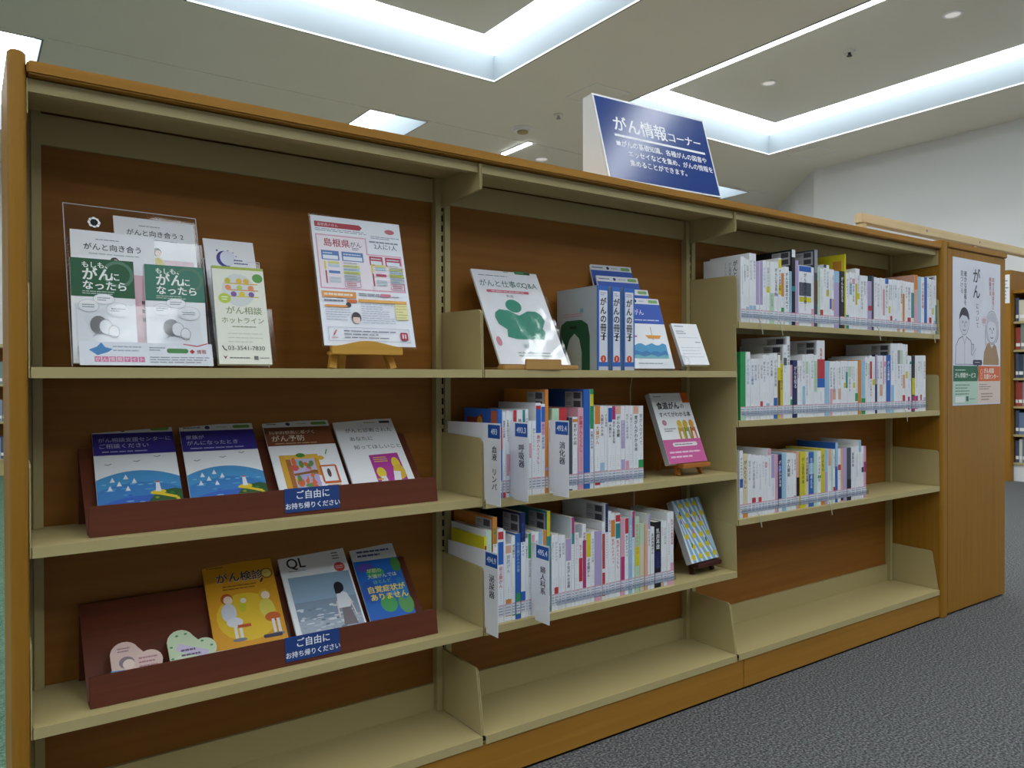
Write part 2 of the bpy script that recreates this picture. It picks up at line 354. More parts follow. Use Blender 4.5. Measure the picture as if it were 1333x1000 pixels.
obj('kickboard', MB().box(XL, 0.004, 0.006, J2+0.03, 0.02, 0.093, M_WOODH), bc, bevel=0.002)
obj('kickboard', MB().box(J2+0.0308, 0.004, 0.006, XR, 0.02, 0.093, M_WOODH), bc, bevel=0.002)
obj('plinth', MB().box(XL, 0.008, 0.0, XR, 0.2, 0.0055, M_SLOT), bc)  # black strip filling the gap under the kickboards
BAYS = [(XL, J1), (J1, J2), (J2, XR)]
for a, b in BAYS:
    obj('back_panel', MB().box(a, 0.205, 0.0935, b, 0.217, 1.4475, M_BACK), bc)
for x in (XL+0.012, J1, J2, XR-0.012):    # slotted steel uprights, seen as two strips with a dark slot line
    up = MB(); hw = 0.021
    for s_ in (-1, 1):
        if not (XL < x+s_*hw < XR): continue
        xa, xb = sorted((x+s_*0.005, x+s_*hw)); up.box(max(xa, XL+.0005), 0.183, 0.094, min(xb, XR-.0005), 0.2045, 1.447, M_METAL2)
    up.box(max(x-0.005, XL+.0005), 0.1885, 0.094, min(x+0.005, XR-.0005), 0.2045, 1.447, M_METAL2)
    k = obj('upright', up, bc); sl = MB()
    if x not in (J1, J2): continue
    for i in range(52): sl.box(x-0.0028, 0.1878, 0.115+i*0.0255, x+0.0028, 0.1886, 0.131+i*0.0255, M_SLOT)
    obj('slot', sl, k)['kind'] = 'stuff'
SHELF = [[0.9655, 0.667, 0.3665], [0.9655, 0.6605, 0.365], [1.113, 0.8155, 0.519]]
def shelf_mesh(a, b, z, th=0.0185, y0=0.0):
    m_ = MB(); e = 0.0012
    m_.box(a+e, y0+0.0012, z-0.002, b-e, 0.2, z, M_METAL); m_.box(a+e, y0, z-th, b-e, y0+0.0012, z, M_METAL); m_.box(a+e, y0+0.0012, z-th, b-e, y0+0.016, z-th+0.0012, M_METAL); m_.box(a+e, 0.1985, z-th, b-e, 0.2, z-0.002, M_METAL)
    return m_
def bracket_mesh(x, z, th=0.0185, h=0.14, y0=0.002, slope=0.004):
    prof = [(y0, z-th), (0.19, z-th), (0.19, z+h+0.004)]+[(y0+slope+0.01, z+h), (y0+slope+0.003, z+h-0.003), (y0+slope, z+h-0.010)]
    return MB().prism(prof, 0, x-0.0011, x+0.0011, M_METAL)
for (a, b), zs_ in zip(BAYS, SHELF):
    lo = a+(0.0022 if a > XL else 0.0012); hi = b-(0.0022 if b < XR else 0.0045)
    for z in zs_:
        sh = obj('shelf', shelf_mesh(lo+0.0012, hi-0.0012, z), bc)
        obj('bracket', bracket_mesh(lo, z), sh); obj('bracket', bracket_mesh(hi, z), sh)
    bs = obj('base_shelf', shelf_mesh(lo+0.0012, hi-0.0012, 0.1135, 0.0195), bc)
    obj('bracket', bracket_mesh(lo, 0.1135, 0.0, 0.148, 0.006, 0.022), bs); obj('bracket', bracket_mesh(hi, 0.1135, 0.0, 0.148, 0.006, 0.022), bs)
    obj('base_rail', MB().box(a+0.022, 0.196, 0.1136, b-0.022, 0.2045, 0.18, M_METAL2), bc)
    # canopy under the wooden top: a beige shelf with front flange, back rail and end plates
    cp = MB(); cp.box(a+.001, 0.016, 1.4435, b-.001, 0.182, 1.4455, M_METAL); cp.box(a+.001, 0.016, 1.424, b-.001, 0.0175, 1.4435, M_METAL); cp.box(a+.001, 0.0175, 1.424, b-.001, 0.034, 1.4252, M_METAL)
    cn = obj('canopy', cp, bc)
    for x in (lo, hi):
        obj('canopy_plate', MB().prism([(0.008, 1.385), (0.19, 1.372), (0.19, 1.4432), (0.008, 1.4432)], 0, x-0.0009, x+0.0009, M_METAL), cn)
    obj('top_rail', MB().box(a+0.022, 0.194, 1.385, b-0.022, 0.2045, 1.443, M_METAL2), bc)

# ------------------------------------------------------------------ closed end unit with the poster
eu = thing('end_cabinet', 'closed beech end unit standing against the right end of the bookcase', 'cabinet', (0, 0, 0))
obj('body', MB().box(XR+0.052, 0.0, 0.0075, 3.682, 0.235, 1.4575, M_WOODV), eu, bevel=0.003)
obj('top_board', MB().box(XR+0.052, -0.006, 1.4585, 3.686, 0.235, 1.481, M_WOODH), eu, bevel=0.003)
obj('plinth', MB().box(XR+0.06, 0.012, 0.0, 3.672, 0.2, 0.007, M_SLOT), eu)  # black strip for the dark gap between end unit and floor

# wooden display rail on posts behind the bookcase
rl = thing('wooden_rail', 'pale wooden rail rising behind the right end of the bookcase', 'rail', (3.262, 0.42, 0))
obj('bar', MB().box(-0.012, -0.02, 1.633, 2.2, 0.02, 1.676, M_PINE), rl, bevel=0.003)
for x in (0.012, 1.06, 2.16): obj('post', MB().box(x-0.016, -0.016, 0.0, x+0.016, 0.016, 1.6325, M_PINE), rl)
for x in (0.55, 1.1): obj('screw', MB().disc((x, -0.0218, 1.655), 0.006, 0.002, M_CHROME, 10, 1), rl)

# ------------------------------------------------------------------ far bookcases
FARC = ['#4a5878', '#8a93a8', '#c9ccd4', '#6b7ea0', '#a0453c', '#d8d4c4', '#39465a', '#7a8f8a']
def far_case(x, y, label, w_, h_, n, side, col, books, bx0=0.095):
    """bookcase whose front faces -x (side 'x') or -y"""
    t = thing('bookcase', label, 'bookcase', (x, y, 0), (0, 0, -PI/2 if side == 'x' else 0))
    obj('end_panel', MB().box(0.0, -0.05, 0, 0.085, 0.36, h_+0.18, col), t); obj('end_panel', MB().box(w_-0.03, 0, 0, w_, 0.36, h_, col), t)
    obj('top_board', MB().box(0.0855, 0.0, h_-0.03, w_-0.031, 0.36, h_, col), t); obj('back_panel', MB().box(0.0855, 0.34, 0.15, w_-0.031, 0.36, h_-0.031, M_BACK), t)
    obj('kickboard', MB().box(0.0855, 0.02, 0, w_-0.031, 0.34, 0.15, M_PLASTIC if side == 'x' else M_METAL), t)
    for i in range(n):
        z = 0.15+(h_-0.2)*i/n; obj('shelf', MB().box(0.0865, 0.005, z, w_-0.032, 0.339, z+0.02, M_METAL), t)
        bx = bx0
        for j in range(books):
            bw = random.uniform(.022, .05); bh = random.uniform(.19, .24); cc = random.choice(FARC); px = bx+bw/2
            if side == 'x': wp = (x+0.03, y-px, z+0.02)
            else: wp = (x+px, y+0.03, z+0.02)
            o = thing('book', '%s book, shelf %s from below on the distant %s bookcase, %s from the left' % ({'#4a5878': 'slate blue', '#8a93a8': 'grey blue', '#c9ccd4': 'pale grey', '#6b7ea0': 'blue', '#a0453c': 'red', '#d8d4c4': 'cream', '#39465a': 'dark navy', '#7a8f8a': 'grey green'}[cc], ['first', 'second', 'third', 'fourth', 'fifth', 'sixth'][i], 'right' if side == 'x' else 'left', ['first', 'second', 'third', 'fourth', 'fifth', 'sixth'][j]), 'book', wp, (0, 0, -PI/2 if side == 'x' else 0), 'books on the distant bookcases')
            obj('cover', MB().box(-bw/2, 0, 0, bw/2, 0.16, bh, mat(cc)), o); obj('spine_label', MB().box(-bw*0.4, -0.0015, 0.03, bw*0.4, -0.0002, 0.06, M_PAPER), o)
            bx += bw+0.001
    return t
t = far_case(7.80, 1.70, 'distant wooden bookcase with tall end panel beyond the end unit', 1.3, 1.74, 6, 'x', M_WOODV, 4)
n_ = thing('notice', 'small white notice on the distant bookcase end panel at the right edge', 'notice', (7.7485, 1.6575, 1.62), (0, 0, -PI/2))
obj('sheet', MB().box(-0.036, 0, 0, 0.036, 0.001, 0.26, M_PAPER), n_); Art(-0.0004).bars(-0.028, 0.03, 0.028, 0.22, 6, '#8fa0a8').done(n_)
far_case(-0.35, 7.6, 'far low bookcase glimpsed past the left end panel', 1.2, 1.3, 3, 'y', M_METAL, 5, 0.54)

# ------------------------------------------------------------------ signs and posters
sg = thing('corner_sign', 'dark blue sign board with white lettering standing on the bookcase top', 'sign', (1.601, 0.006, 1.4705), (0, 0, -0.05))
SW, SHh, ST = 0.423, 0.258, 0.29
sy, sz = SHh*math.sin(ST), SHh*math.cos(ST)
obj('stand', MB().prism([(0.002, 0), (sy+0.002, sz), (0.114, sz-0.002), (0.114, 0)], 0, -SW/2+0.001, SW/2-0.001, M_WHITE), sg, bevel=0.0015)
bd = obj('board', MB().box(-SW/2, -0.003, 0, SW/2, 0.0, SHh, mat('#e9ebee', 0.25, 0.5, 0.01)), sg, (0, 0.0015, 0), (-ST, 0, 0))
A = Art(-0.0033); B_ = '#1f3f86'
y_ = A._y(); bl = mat(B_, 0.16, 0.6, 0.02, 10.0)
A.m.face([(-SW/2+.005, y_, .005), (SW/2-.005, y_, .005), (SW/2-.005, y_, SHh-.006), (-SW/2+.005, y_, SHh-.006)], bl)
Wt = '#eef1f6'
A.text('がん情報', -0.158, 0.158, 0.050, Wt, bold=0.02); A.text('コーナー', 0.042, 0.158, 0.034, Wt, bold=0.02)
A.rect(-0.160, 0.136, 0.185, 0.143, Wt)
A.rect(-0.160, 0.108, -0.145, 0.121, Wt)
for i, tx in enumerate(['がんの基礎知識、各種がんの図書や', 'エッセイなどを集め、がんの情報を', '集めることができます。']):
    A.text(tx, -0.143+(0.018 if i else 0), 0.108-i*0.028, 0.0205, Wt, bold=0.015)
A.done(bd, 'lettering')

po = thing('poster', 'tall white poster with line-drawn couple taped to the beech end unit', 'poster', (3.4195, -0.0012, 0.832))
obj('sheet', MB().box(-0.21, -0.0004, 0, 0.21, 0.0006, 0.594, mat('#e2e6f2', 0.45, 0.4, 0.01)), po)
A = Art(-0.0006)
def drawn_face(A, u, v, s, hair, skin='#e6e6ee', ln='#4a4a55', long=False):
    if long: A.ell(u+.01*s, v-.1*s, .52*s, .85*s, hair, 16)
    A.ell(u, v, .40*s, .52*s, ln, 16); A.ell(u, v, .385*s, .50*s, skin, 16)
    A.poly([(u+.43*s*math.cos(PI*k/10), v+.12*s+.50*s*math.sin(PI*k/10)) for k in range(11)]+[(u-.36*s, v+.16*s), (u-.18*s, v+.30*s), (u+.2*s, v+.26*s), (u+.36*s, v+.12*s)], hair)
    for d in (-.14, .14): A.ell(u+d*s, v+.02*s, .035*s, .05*s, ln, 8)
    A.line([(u-.01*s, v), (u+.05*s, v-.14*s), (u, v-.15*s)], .025*s, ln); A.line([(u-.12*s, v-.29*s), (u, v-.33*s), (u+.12*s, v-.29*s)], .03*s, ln)
# man with a phone at left, woman in ochre at right
A.poly([(-.19, .165), (-.185, .24), (-.16, .27), (-.11, .285), (-.06, .265), (-.03, .23), (-.035, .165)], '#50505c')
A.poly([(-.187, .167), (-.182, .239), (-.158, .267), (-.11, .282), (-.062, .262), (-.034, .228), (-.039, .167)], '#dfe1ee')
A.line([(-.13, .283), (-.11, .25), (-.09, .28)], .002, '#50505c'); A.line([(-.11, .25), (-.11, .167)], .0015, '#50505c')
A.poly([(-.125, .28), (-.125, .30), (-.095, .30), (-.095, .28), (-.11, .268)], '#dfe1ee')
drawn_face(A, -.113, .335, .10, '#3b3b4b', '#d9dbe9')
A.rrect(-.055, .205, -.030, .25, .004, '#5a5a66'); A.rrect(-.053, .207, -.032, .248, .003, '#c6c8da'); A.ell(-.03, .205, .016, .022, '#dcdeeb'); A.line([(-.045, .20), (-.01, .235)], .002, '#50505c')
A.poly([(.05, .165), (.06, .22), (.09, .255), (.13, .265), (.17, .245), (.195, .19), (.195, .165)], '#a98a68')
A.poly([(.11, .255), (.13, .235), (.15, .255), (.15, .28), (.11, .28)], '#d9dbe9')
A.ell(.13, .322, .058, .072, '#50505c', 22); A.ell(.13, .322, .0565, .0705, '#d4d6e4', 22); drawn_face(A, .13, .315, .115, '#c6c8d6', '#dfe1ee', long=False); A.line([(.075, .35), (.07, .27), (.085, .23)], .003, '#50505c'); A.line([(.185, .35), (.19, .29), (.17, .26)], .003, '#50505c')
A.ell(-.01, .485, .07, .085, '#dde1ee')
A.text('がん', -.008, .563, .064, '#2f2f42', vert=True, bold=0.02); A.text('について', .0, .42, .026, '#44465c', vert=True)
A.text('確かな情報を', -.105, .545, .0235, '#5d6470', vert=True); A.text('見つける', -.135, .545, .0235, '#5d6470', vert=True)
A.text('話せる相談先に', .142, .535, .0195, '#c05a50', vert=True); A.text('相談する', .114, .535, .0195, '#c05a50', vert=True)
A.ell(.06, .348, .024, .021, '#dfd8e6'); A.bars(.042, .338, .078, .358, 3, '#c05a50')
A.rect(-.206, .097, 0, .160, '#2f6e50'); A.rect(.006, .097, .206, .160, '#dd6a35'); A.poly([(0, .097), (.006, .13), (0, .16)], '#2f6e50')
A.text('がん情報サービス', -.193, .113, .0225, '#e8efe8', bold=0.03); A.bars(-.19, .138, -.09, .147, 1, '#d8e6dc')
A.text('がん相談', .055, .132, .0235, '#f2eae4', bold=0.03); A.text('支援センター', .055, .108, .0225, '#f2eae4', bold=0.03); A.ring(.035, .137, .010, .010, .002, '#f2eae4'); A.ring(.035, .115, .010, .010, .002, '#f2eae4')
A.rrect(-.04, .163, .04, .185, .008, '#3a3a58'); A.poly([(-.006, .164), (.006, .164), (0, .154)], '#3a3a58'); A.bars(-.022, .170, .022, .179, 1, '#c8c8d8')
A.rect(-.206, .005, 0, .097, '#c0dcca'); A.rect(0, .005, .206, .097, '#e6d3c9')
A.bars(-.19, .04, -.07, .088, 4, '#7f9a8c'); A.bars(.015, .06, .12, .088, 3, '#a08c84'); A.bars(.03, .015, .14, .05, 3, '#a08c84', .005)
A.rrect(-.19, .012, -.11, .036, .003, '#eef2f0'); A.rect(-.10, .016, -.08, .036, '#4a5a6a'); A.bars(-.075, .02, -.02, .03, 1, '#7f9a8c')
A.done(po, 'print')

# ------------------------------------------------------------------ easels, booklets
def easel(label, x, y, z, ya, tilt, lz, wd, mtl, top, wavy=False, leg=0.012):
    t = thing('easel', label, 'easel', (x, y, z), (0, 0, ya))
    back = math.tan(tilt)
    for s_ in (-1, 1): obj('leg', MB().bar((s_*wd*0.43, 0.012-lz*back*0.4, 0.0), (s_*wd*0.14, top*back+0.014, top), leg, leg, mtl), t)
    obj('leg', MB().bar((0, top*back+0.075, 0.0), (0, top*back+0.028, top*0.98), leg, leg*0.8, mtl), t)
    obj('crossbar', MB().box(-wd*0.27, (lz+0.09)*back+0.013, lz+0.075, wd*0.27, (lz+0.09)*back+0.019, lz+0.09, mtl), t)
    lm = MB()
    if wavy: lm.prism([(-wd/2, lz-0.016), (wd/2, lz-0.016), (wd/2, lz)]+[(wd/2*(1-2*k/14), lz+0.002+0.012*math.sin(PI*k/14)**2) for k in range(1, 14)]+[(-wd/2, lz)], 1, -0.024, -0.016, mtl); lm.box(-wd/2, -0.016, lz-0.016, wd/2, 0.006, lz-0.009, mtl)
    else: lm.box(-wd/2, -0.022, lz-0.014, wd/2, 0.006, lz-0.002, mtl)
    obj('ledge', lm, t, bevel=0.0015)
    return t
def booklet(label, x, y, z, ya, tilt, w_, h_, th, art, cat='booklet', group=None, cover='#f0f2f7', pages=True, name='booklet', gloss=False):
    t = thing(name, label, cat, (x, y, z), (-tilt, 0, ya), group)
    cm_ = MB(); cc = mat(cover, 0.28 if gloss else 0.5, 0.4, 0.015)
    cm_.box(-w_/2, 0, 0, w_/2, 0.0006, h_, cc)
    if pages:
        cm_.box(-w_/2, th-0.0006, 0, w_/2, th, h_, cc); cm_.box(-w_/2-0.0003, 0, 0, -w_/2, th, h_, cc)
        obj('pages', MB().box(-w_/2+0.0004, 0.0007, 0.0006, w_/2-0.0008, th-0.0007, h_-0.0006, M_PAGES), t)
    obj('cover', cm_, t)
    if art: art.done(t)
    return t

SA = 0.9656      # top of the upper shelf, left and middle bays
# laminated A4 sheet on a light easel
easel('light wooden easel holding the laminated statistics sheet on the upper shelf', 0.705, 0.045, SA, -0.03, 0.29, 0.046, 0.162, M_EASEL, 0.20, wavy=True, leg=0.015)
A = Art(-0.0008); w2, h2 = 0.105, 0.2985
A.rect(-w2, 0, w2, h2, '#eef2fb')
A.poly([(-.098, .272), (-.098, .285), (0.005, .285), (.012, .279), (.005, .272)], '#b03a4c'); A.text('島根県のがん', -.092, .2755, .008, '#e9d5da'); A.bars(-.098, .262, .02, .270, 2, '#8a90a6')
A.ell(.078, .276, .012, .006, '#c46a74'); A.bars(.03, .255, .10, .263, 2, '#8a90a6')
A.poly([(-.099, .128), (.099, .128), (.099, .217), (.018, .217), (.018, .255), (-.099, .255)], '#dda6bd'); A.poly([(-.096, .131), (.096, .131), (.096, .214), (.015, .214), (.015, .252), (-.096, .252)], '#f0e6f0')
A.text('島根県', -.083, .229, .0205, '#a83046', bold=0.02); A.text('の', -.035, .230, .009, '#55506a'); A.text('がん', -.022, .231, .014, '#55506a'); A.bars(-.018, .222, .002, .229, 2, '#55506a')
A.text('2人に1人', .035, .232, .014, '#4a4c66'); A.bars(.025, .243, .095, .252, 1, '#8a90a6')
for u0, u1, v1, c in ((-.09, -.05, .217, '#5a80bd'), (-.044, .006, .217, '#5a80bd'), (.02, .052, .212, '#b64a62'), (.058, .096, .212, '#b64a62')):
    A.rect(u0, v1-.022, u1, v1, c); A.rect(u0+.003, v1-.020, u1-.003, v1-.011, '#e6eaf6'); A.bars(u0+.004, v1-.009, u1-.004, v1-.003, 1, '#dbe2f2')
for u0, n, cl in ((-.086, 0, '#5a80bd'), (.022, 1, '#b64a62')):
    A.rect(u0, .172, u0+.004, .192, '#e3d35a'); A.rect(u0+.001, .140, u0+.004, .170, '#a83a50')
    for k, c in enumerate(('#d9d98a', '#b8d2e2', None, cl, None, '#c3cdd8', '#c3cdd8')):
        if c: A.rect(u0+.009, .186-k*.0073, u0+.034, .192-k*.0073, c)
    for k, c in enumerate(('#e8e2e8', '#d6d88a', '#b8d2e2', '#c9d24a', '#bcc8d4', '#bcc8d4')):
        A.rect(u0+.042, .187-k*.0075, u0+.080-n*.004, .193-k*.0075, c); A.bars(u0+.044, .188-k*.0075, u0+.076, .192-k*.0075, 1, '#70748a')
    A.frame(u0+.042, .134, u0+.078-n*.003, .147, .0012, '#c48aa0'); A.bars(u0+.046, .136, u0+.07, .145, 2, '#a83a50')
A.rect(-.099, .108, -.022, .122, '#e59a52'); A.bars(-.094, .111, -.027, .119, 1, '#f4e4d2', .005); A.bars(-.016, .114, .08, .122, 2, '#6a6e86'); A.rrect(.035, .115, .06, .122, .002, '#d07890')
A.bars(-.095, .097, -.05, .105, 1, '#6a6e86'); A.rect(-.045, .097, -.022, .105, '#d8703e'); A.ell(-.042, .092, .006, .006, '#3a3a44'); A.rect(-.095, .086, -.045, .091, '#e59a52'); A.bars(-.095, .055, -.04, .083, 5, '#9aa0b6', .0012)
A.rect(-.018, .100, .096, .107, '#eab05c'); A.rect(.066, .062, .096, .099, '#ece6a6'); A.bars(.068, .064, .094, .098, 5, '#b09a6a', .0012); A.bars(-.014, .05, .062, .098, 9, '#a2a8be', .0012)
A.ell(-.028, .063, .011, .013, '#3d3a40'); A.ell(-.028, .059, .0085, .0095, '#e8d2c8'); A.rect(-.036, .064, -.020, .069, '#3d3a40')
A.frame(-.094, .010, .092, .040, .001, '#b0b6ca'); A.line([(-.083, .022), (-.076, .034)], .003, '#d06a70'); A.bars(-.088, .015, -.072, .019, 1, '#d06a70'); A.bars(-.06, .014, .06, .036, 3, '#5a5e76', .0018); A.rrect(.07, .014, .088, .032, .003, '#b02c48'); A.rect(.074, .018, .084, .028, '#e0c8d0'); A.rect(.078, .014, .080, .032, '#b02c48')
la = thing('laminated_sheet', 'laminated white and pink statistics sheet standing on a light easel', 'notice', (0.717, 0.033, 1.0145), (-0.29, 0, -0.03))
obj('sheet', MB().box(-0.105, -0.0002, 0, 0.105, 0.0004, 0.2985, M_GLOSSPAPER), la); lm_ = MB()
for q in ((-.109, -.0035, .109, -.0002), (-.109, .2987, .109, .3025), (-.109, -.0002, -.1052, .2987), (.1052, -.0002, .109, .2987)): lm_.box(q[0], 0, q[1], q[2], .0003, q[3], M_SLEEVE)
obj('laminate', lm_, la); A.done(la, 'print')

# booklet in a clear sleeve on a wooden book stand
bs = thing('book_stand', 'light wooden book stand under the sleeved green and white booklet', 'book stand', (1.157, 0.0, SA), (0, 0, -0.03))
obj('ledge', MB().prism([(-0.113, 0.0), (0.113, 0.0), (0.113, 0.012), (-0.113, 0.012)], 1, 0.002, 0.03, M_STAND), bs, bevel=0.002)
obj('stop', MB().box(-0.054, -0.004, 0.0, 0.054, 0.0018, 0.026, M_STAND), bs, bevel=0.0015)
obj('backrest', MB().bar((0, 0.05, 0.004), (0, 0.165, 0.21), 0.16, 0.008, M_STAND), bs); obj('foot', MB().box(-0.08, 0.032, 0, 0.08, 0.175, 0.008, M_STAND), bs)
A = Art(-0.0004); G_ = '#2f8f78'
A.bars(-.085, .262, .05, .268, 1, '#8a92a0'); A.rrect(.03, .275, .08, .285, .004, '#4a8a5a'); A.rect(.06, .277, .078, .283, '#2a3a30'); A.bars(-.005, .276, .02, .283, 1, '#9ab0a8')
A.text('がんと仕事の', -.090, .232, .0225, '#4a7a78'); A.text('Q&A', .040, .232, .0225, '#4a7a78'); A.rrect(-.075, .212, .055, .220, .003, '#d0607e'); A.bars(-.06, .213, .045, .219, 1, '#f0dce2'); A.text('第2版', -.02, .199, .009, '#7a808c')
A.ell(-.008, .172, .024, .020, G_); A.poly([(-.075, .135), (-.07, .15), (-.055, .16), (-.03, .158), (0, .143), (.03, .158), (.055, .158), (.07, .148), (.075, .13), (.06, .105), (.065, .095), (.055, .072), (-.03, .072), (-.055, .078), (-.05, .10), (-.07, .115)], G_)
A.rect(-.02, .045, .03, .060, '#dfe6e8'); A.text('試し読み', -.016, .048, .0105, '#5a6a70'); A.ell(-.085, .065, .008, .014, '#d890a0'); A.bars(-.04, .02, .06, .036, 2, '#9ab0a8')
qa = booklet('white booklet with green leaf figure in a shiny clear sleeve', 1.150, 0.022, 0.9795, -0.03, 0.52, 0.203, 0.282, 0.006, A, gloss=True)
sl = MB()      # crinkled clear sleeve in front of the cover
nx, nz = 14, 18; rs = random.Random(3)
vs = [(-.106+.212*i/nx, -.004-.0025*rs.random()*(1 if j > 1 else .4)*(1.4 if j < 11 else .35), -.004+.294*j/nz) for j in range(nz+1) for i in range(nx+1)]
sl.raw(vs, [(j*(nx+1)+i, j*(nx+1)+i+1, (j+1)*(nx+1)+i+1, (j+1)*(nx+1)+i) for j in range(nz) for i in range(nx)], clear('shiny_sleeve', (0.985, 0.985, 0.99), 0.16, 0.10, 0.25))
obj('sleeve', sl, qa, smooth=True)

# three binders
def binder(num, x0, w_, label):
    t = thing('binder', label, 'binder', (x0+w_/2, 0.015, SA), group='blue spined binders on the upper shelf')
    d, h = 0.168, 0.221
    cv = MB().box(-w_/2, 0, 0, w_/2, 0.0025, h, mat('#3f6fc4', 0.3, 0.5, 0.02)); cv.box(-w_/2, 0.0025, 0, -w_/2+0.0025, d, h, mat('#b9c2c8', 0.3, 0.5, 0.02)); cv.box(w_/2-0.0025, 0.0025, 0, w_/2, d, h, mat('#b9c2c8', 0.3, 0.5, 0.02))
    obj('cover', cv, t, bevel=0.0008); obj('pages', MB().box(-w_/2+0.004, 0.012, 0.006, w_/2-0.004, d-0.006, h-0.008, M_PAGES), t)
    A = Art(); A.rect(-w_/2+.006, .022, w_/2-.006, h-.012, '#e3e7f0'); A.bars(-w_/2+.010, h-.026, w_/2-.010, h-.016, 2, '#8a8fa0')
    A.text('がんの冊子', 0, h-.030, .0225, '#23232c', vert=True, bold=.03); A.text(num, 0, .078, .024, '#23232c', align='c'); A.ell(0, .030, .0095, .0095, '#d8502c'); A.rect(-.0015, .025, .0015, .035, '#f0d8d0'); A.rect(-w_/2+.004, 0.0, w_/2-.004, .010, '#c4c8d0'); A.done(t, 'spine_label')
    A = Art(); A.poly([(.012, .0), (.012, .10), (.02, .125), (.04, .135), (.105, .135), (.13, .122), (.138, .09), (.138, 0)], '#2c5b40'); A.poly([(.04, .0), (.04, .05), (.055, .085), (.075, .1), (.095, .085), (.105, .05), (.105, 0)], '#b9c2ba'); A.rrect(.055, .112, .085, .12, .003, '#1d2a22')
    A.ell(.105, .16, .008, .006, '#6ab0b8'); A.bars(.03, .143, .11, .155, 2, '#d890a8'); A.done(t, 'cover_print', (-w_/2, d, 0), LEFT)
    return t
binder('1', 1.347, 0.0405, 'blue and white binder numbered 1, leftmost of the three'); binder('2', 1.3965, 0.0355, 'blue and white binder numbered 2, middle of the three'); binder('3', 1.4395, 0.0420, 'blue and white binder numbered 3, rightmost of the three')

# stepped clear leaflet stand with four blue booklets
ls = thing('leaflet_stand', 'stepped clear acrylic stand holding four blue booklets beside the binders', 'leaflet stand', (1.555, 0.0, SA))
st = MB(); st.box(-0.072, -0.002, 0.0, 0.105, 0.0, 0.045, M_CLEAR); obj('front_lip', st, ls)
st = MB()
for k, (y0, z0) in enumerate(((0.0, 0.004), (0.046, 0.028), (0.078, 0.066), (0.108, 0.102))):
    st.box(-0.072, y0+0.001, z0-0.003, 0.105, y0+0.04, z0-0.001, M_CLEAR)
    if k: st.box(-0.072, y0, z0-0.03, 0.105, y0+0.0015, z0-0.003, M_CLEAR)
obj('step', st, ls); obj('side_panel', MB().prism([(0.0, 0), (0.17, 0), (0.17, 0.13), (0.03, 0.045), (0, 0.04)], 0, 0.1055, 0.108, M_CLEAR), ls)
for i, (dx, dy, dz, lb) in enumerate(((0, 0.008, 0, 'white and blue booklet with painted boats, front of the stepped acrylic stand'), (0.0, 0.050, .030, 'blue booklet second from front in the stepped acrylic stand'), (-.010, .082, .068, 'blue booklet third from front in the stepped acrylic stand'), (-.009, .112, .104, 'blue booklet highest at the back of the stepped acrylic stand'))):
    A = Art(-0.0005); A.rect(-.074, .196, .074, .214, '#dfe3ea'); A.rrect(.035, .200, .068, .210, .004, '#7fae66'); A.ell(-.012, .205, .005, .005, '#2a3a6a'); A.bars(-.068, .201, -.03, .209, 1, '#5a6a90'); A.bars(0.0, .201, .028, .209, 1, '#a8b4c4')
    A.rect(-.074, .135, .074, .196, '#3158b8')
    if i == 0:
        A.text('大腸がん', -.066, .163, .019, '#dfe6f4'); A.bars(-.064, .142, .06, .150, 1, '#c4d0ea')
        A.line([(.02, .085), (.02, .125)], .0015, '#8a6a50'); A.poly([(-.005, .100), (.052, .100), (.045, .090), (.005, .090)], '#e6a04a'); A.line([(-.05, .09), (-.05, .125)], .0015, '#8a5a70'); A.poly([(-.072, .098), (-.032, .098), (-.036, .093), (-.068, .093)], '#c07aa0')
        A.poly([(-.062, .030)]+[(.062, .030)]+[(.062-.0124*k, .072+.004*math.sin(k*1.9)) for k in range(11)], '#4f9ac8'); A.poly([(-.062, .030), (.062, .030)]+[(.062-.0124*k, .050+.004*math.sin(k*2.3)) for k in range(11)], '#3f7fb8')
        A.poly([(-.062, .030), (.062, .030)]+[(.062-.0124*k, .038+.003*math.sin(k*1.6)) for k in range(11)], '#74b8c4'); A.bars(-.05, .012, .05, .018, 1, '#9aa4b0')
    booklet(lb, 1.561+dx, 0.013+dy, 0.9715+dz, -0.11, 0.35, 0.149, 0.214, 0.005, A, group='blue booklets in the stepped stand')

# card holder
ch = thing('card_holder', 'small clear acrylic holder for white cards on the upper shelf', 'card holder', (1.724, 0.014, SA), (0, 0, -0.11))
obj('base', MB().box(-0.05, 0.0, 0.0, 0.05, 0.075, 0.003, M_CLEAR), ch); obj('back_plate', MB().bar((0, 0.022, 0.0035), (0, 0.062, 0.09), 0.09, 0.002, M_CLEAR), ch)
for s_ in (-1, 1): obj('hook', MB().tube([(s_*0.044, 0.018, 0.004), (s_*0.044, -0.012, 0.010), (s_*0.044, -0.022, 0.022), (s_*0.044, -0.016, 0.034), (s_*0.044, -0.010, 0.036)], 0.0035, M_CLEAR, 8), ch)
A = Art(-0.0004); A.bars(-.04, .122, .0, .128, 1, '#6a7080'); A.bars(-.04, .098, -.005, .112, 2, '#9aa2b4'); A.line([(-.038, .088), (.04, .088)], .0008, '#9aa2b4'); A.bars(.02, .070, .042, .076, 1, '#8088a0'); A.bars(-.04, .02, .04, .06, 4, '#b4bac8', .0012)
booklet('stack of small white cards in the clear card holder', 1.724, 0.010, 0.983, -0.11, 0.44, 0.096, 0.134, 0.010, A, cat='cards', name='card_stack')

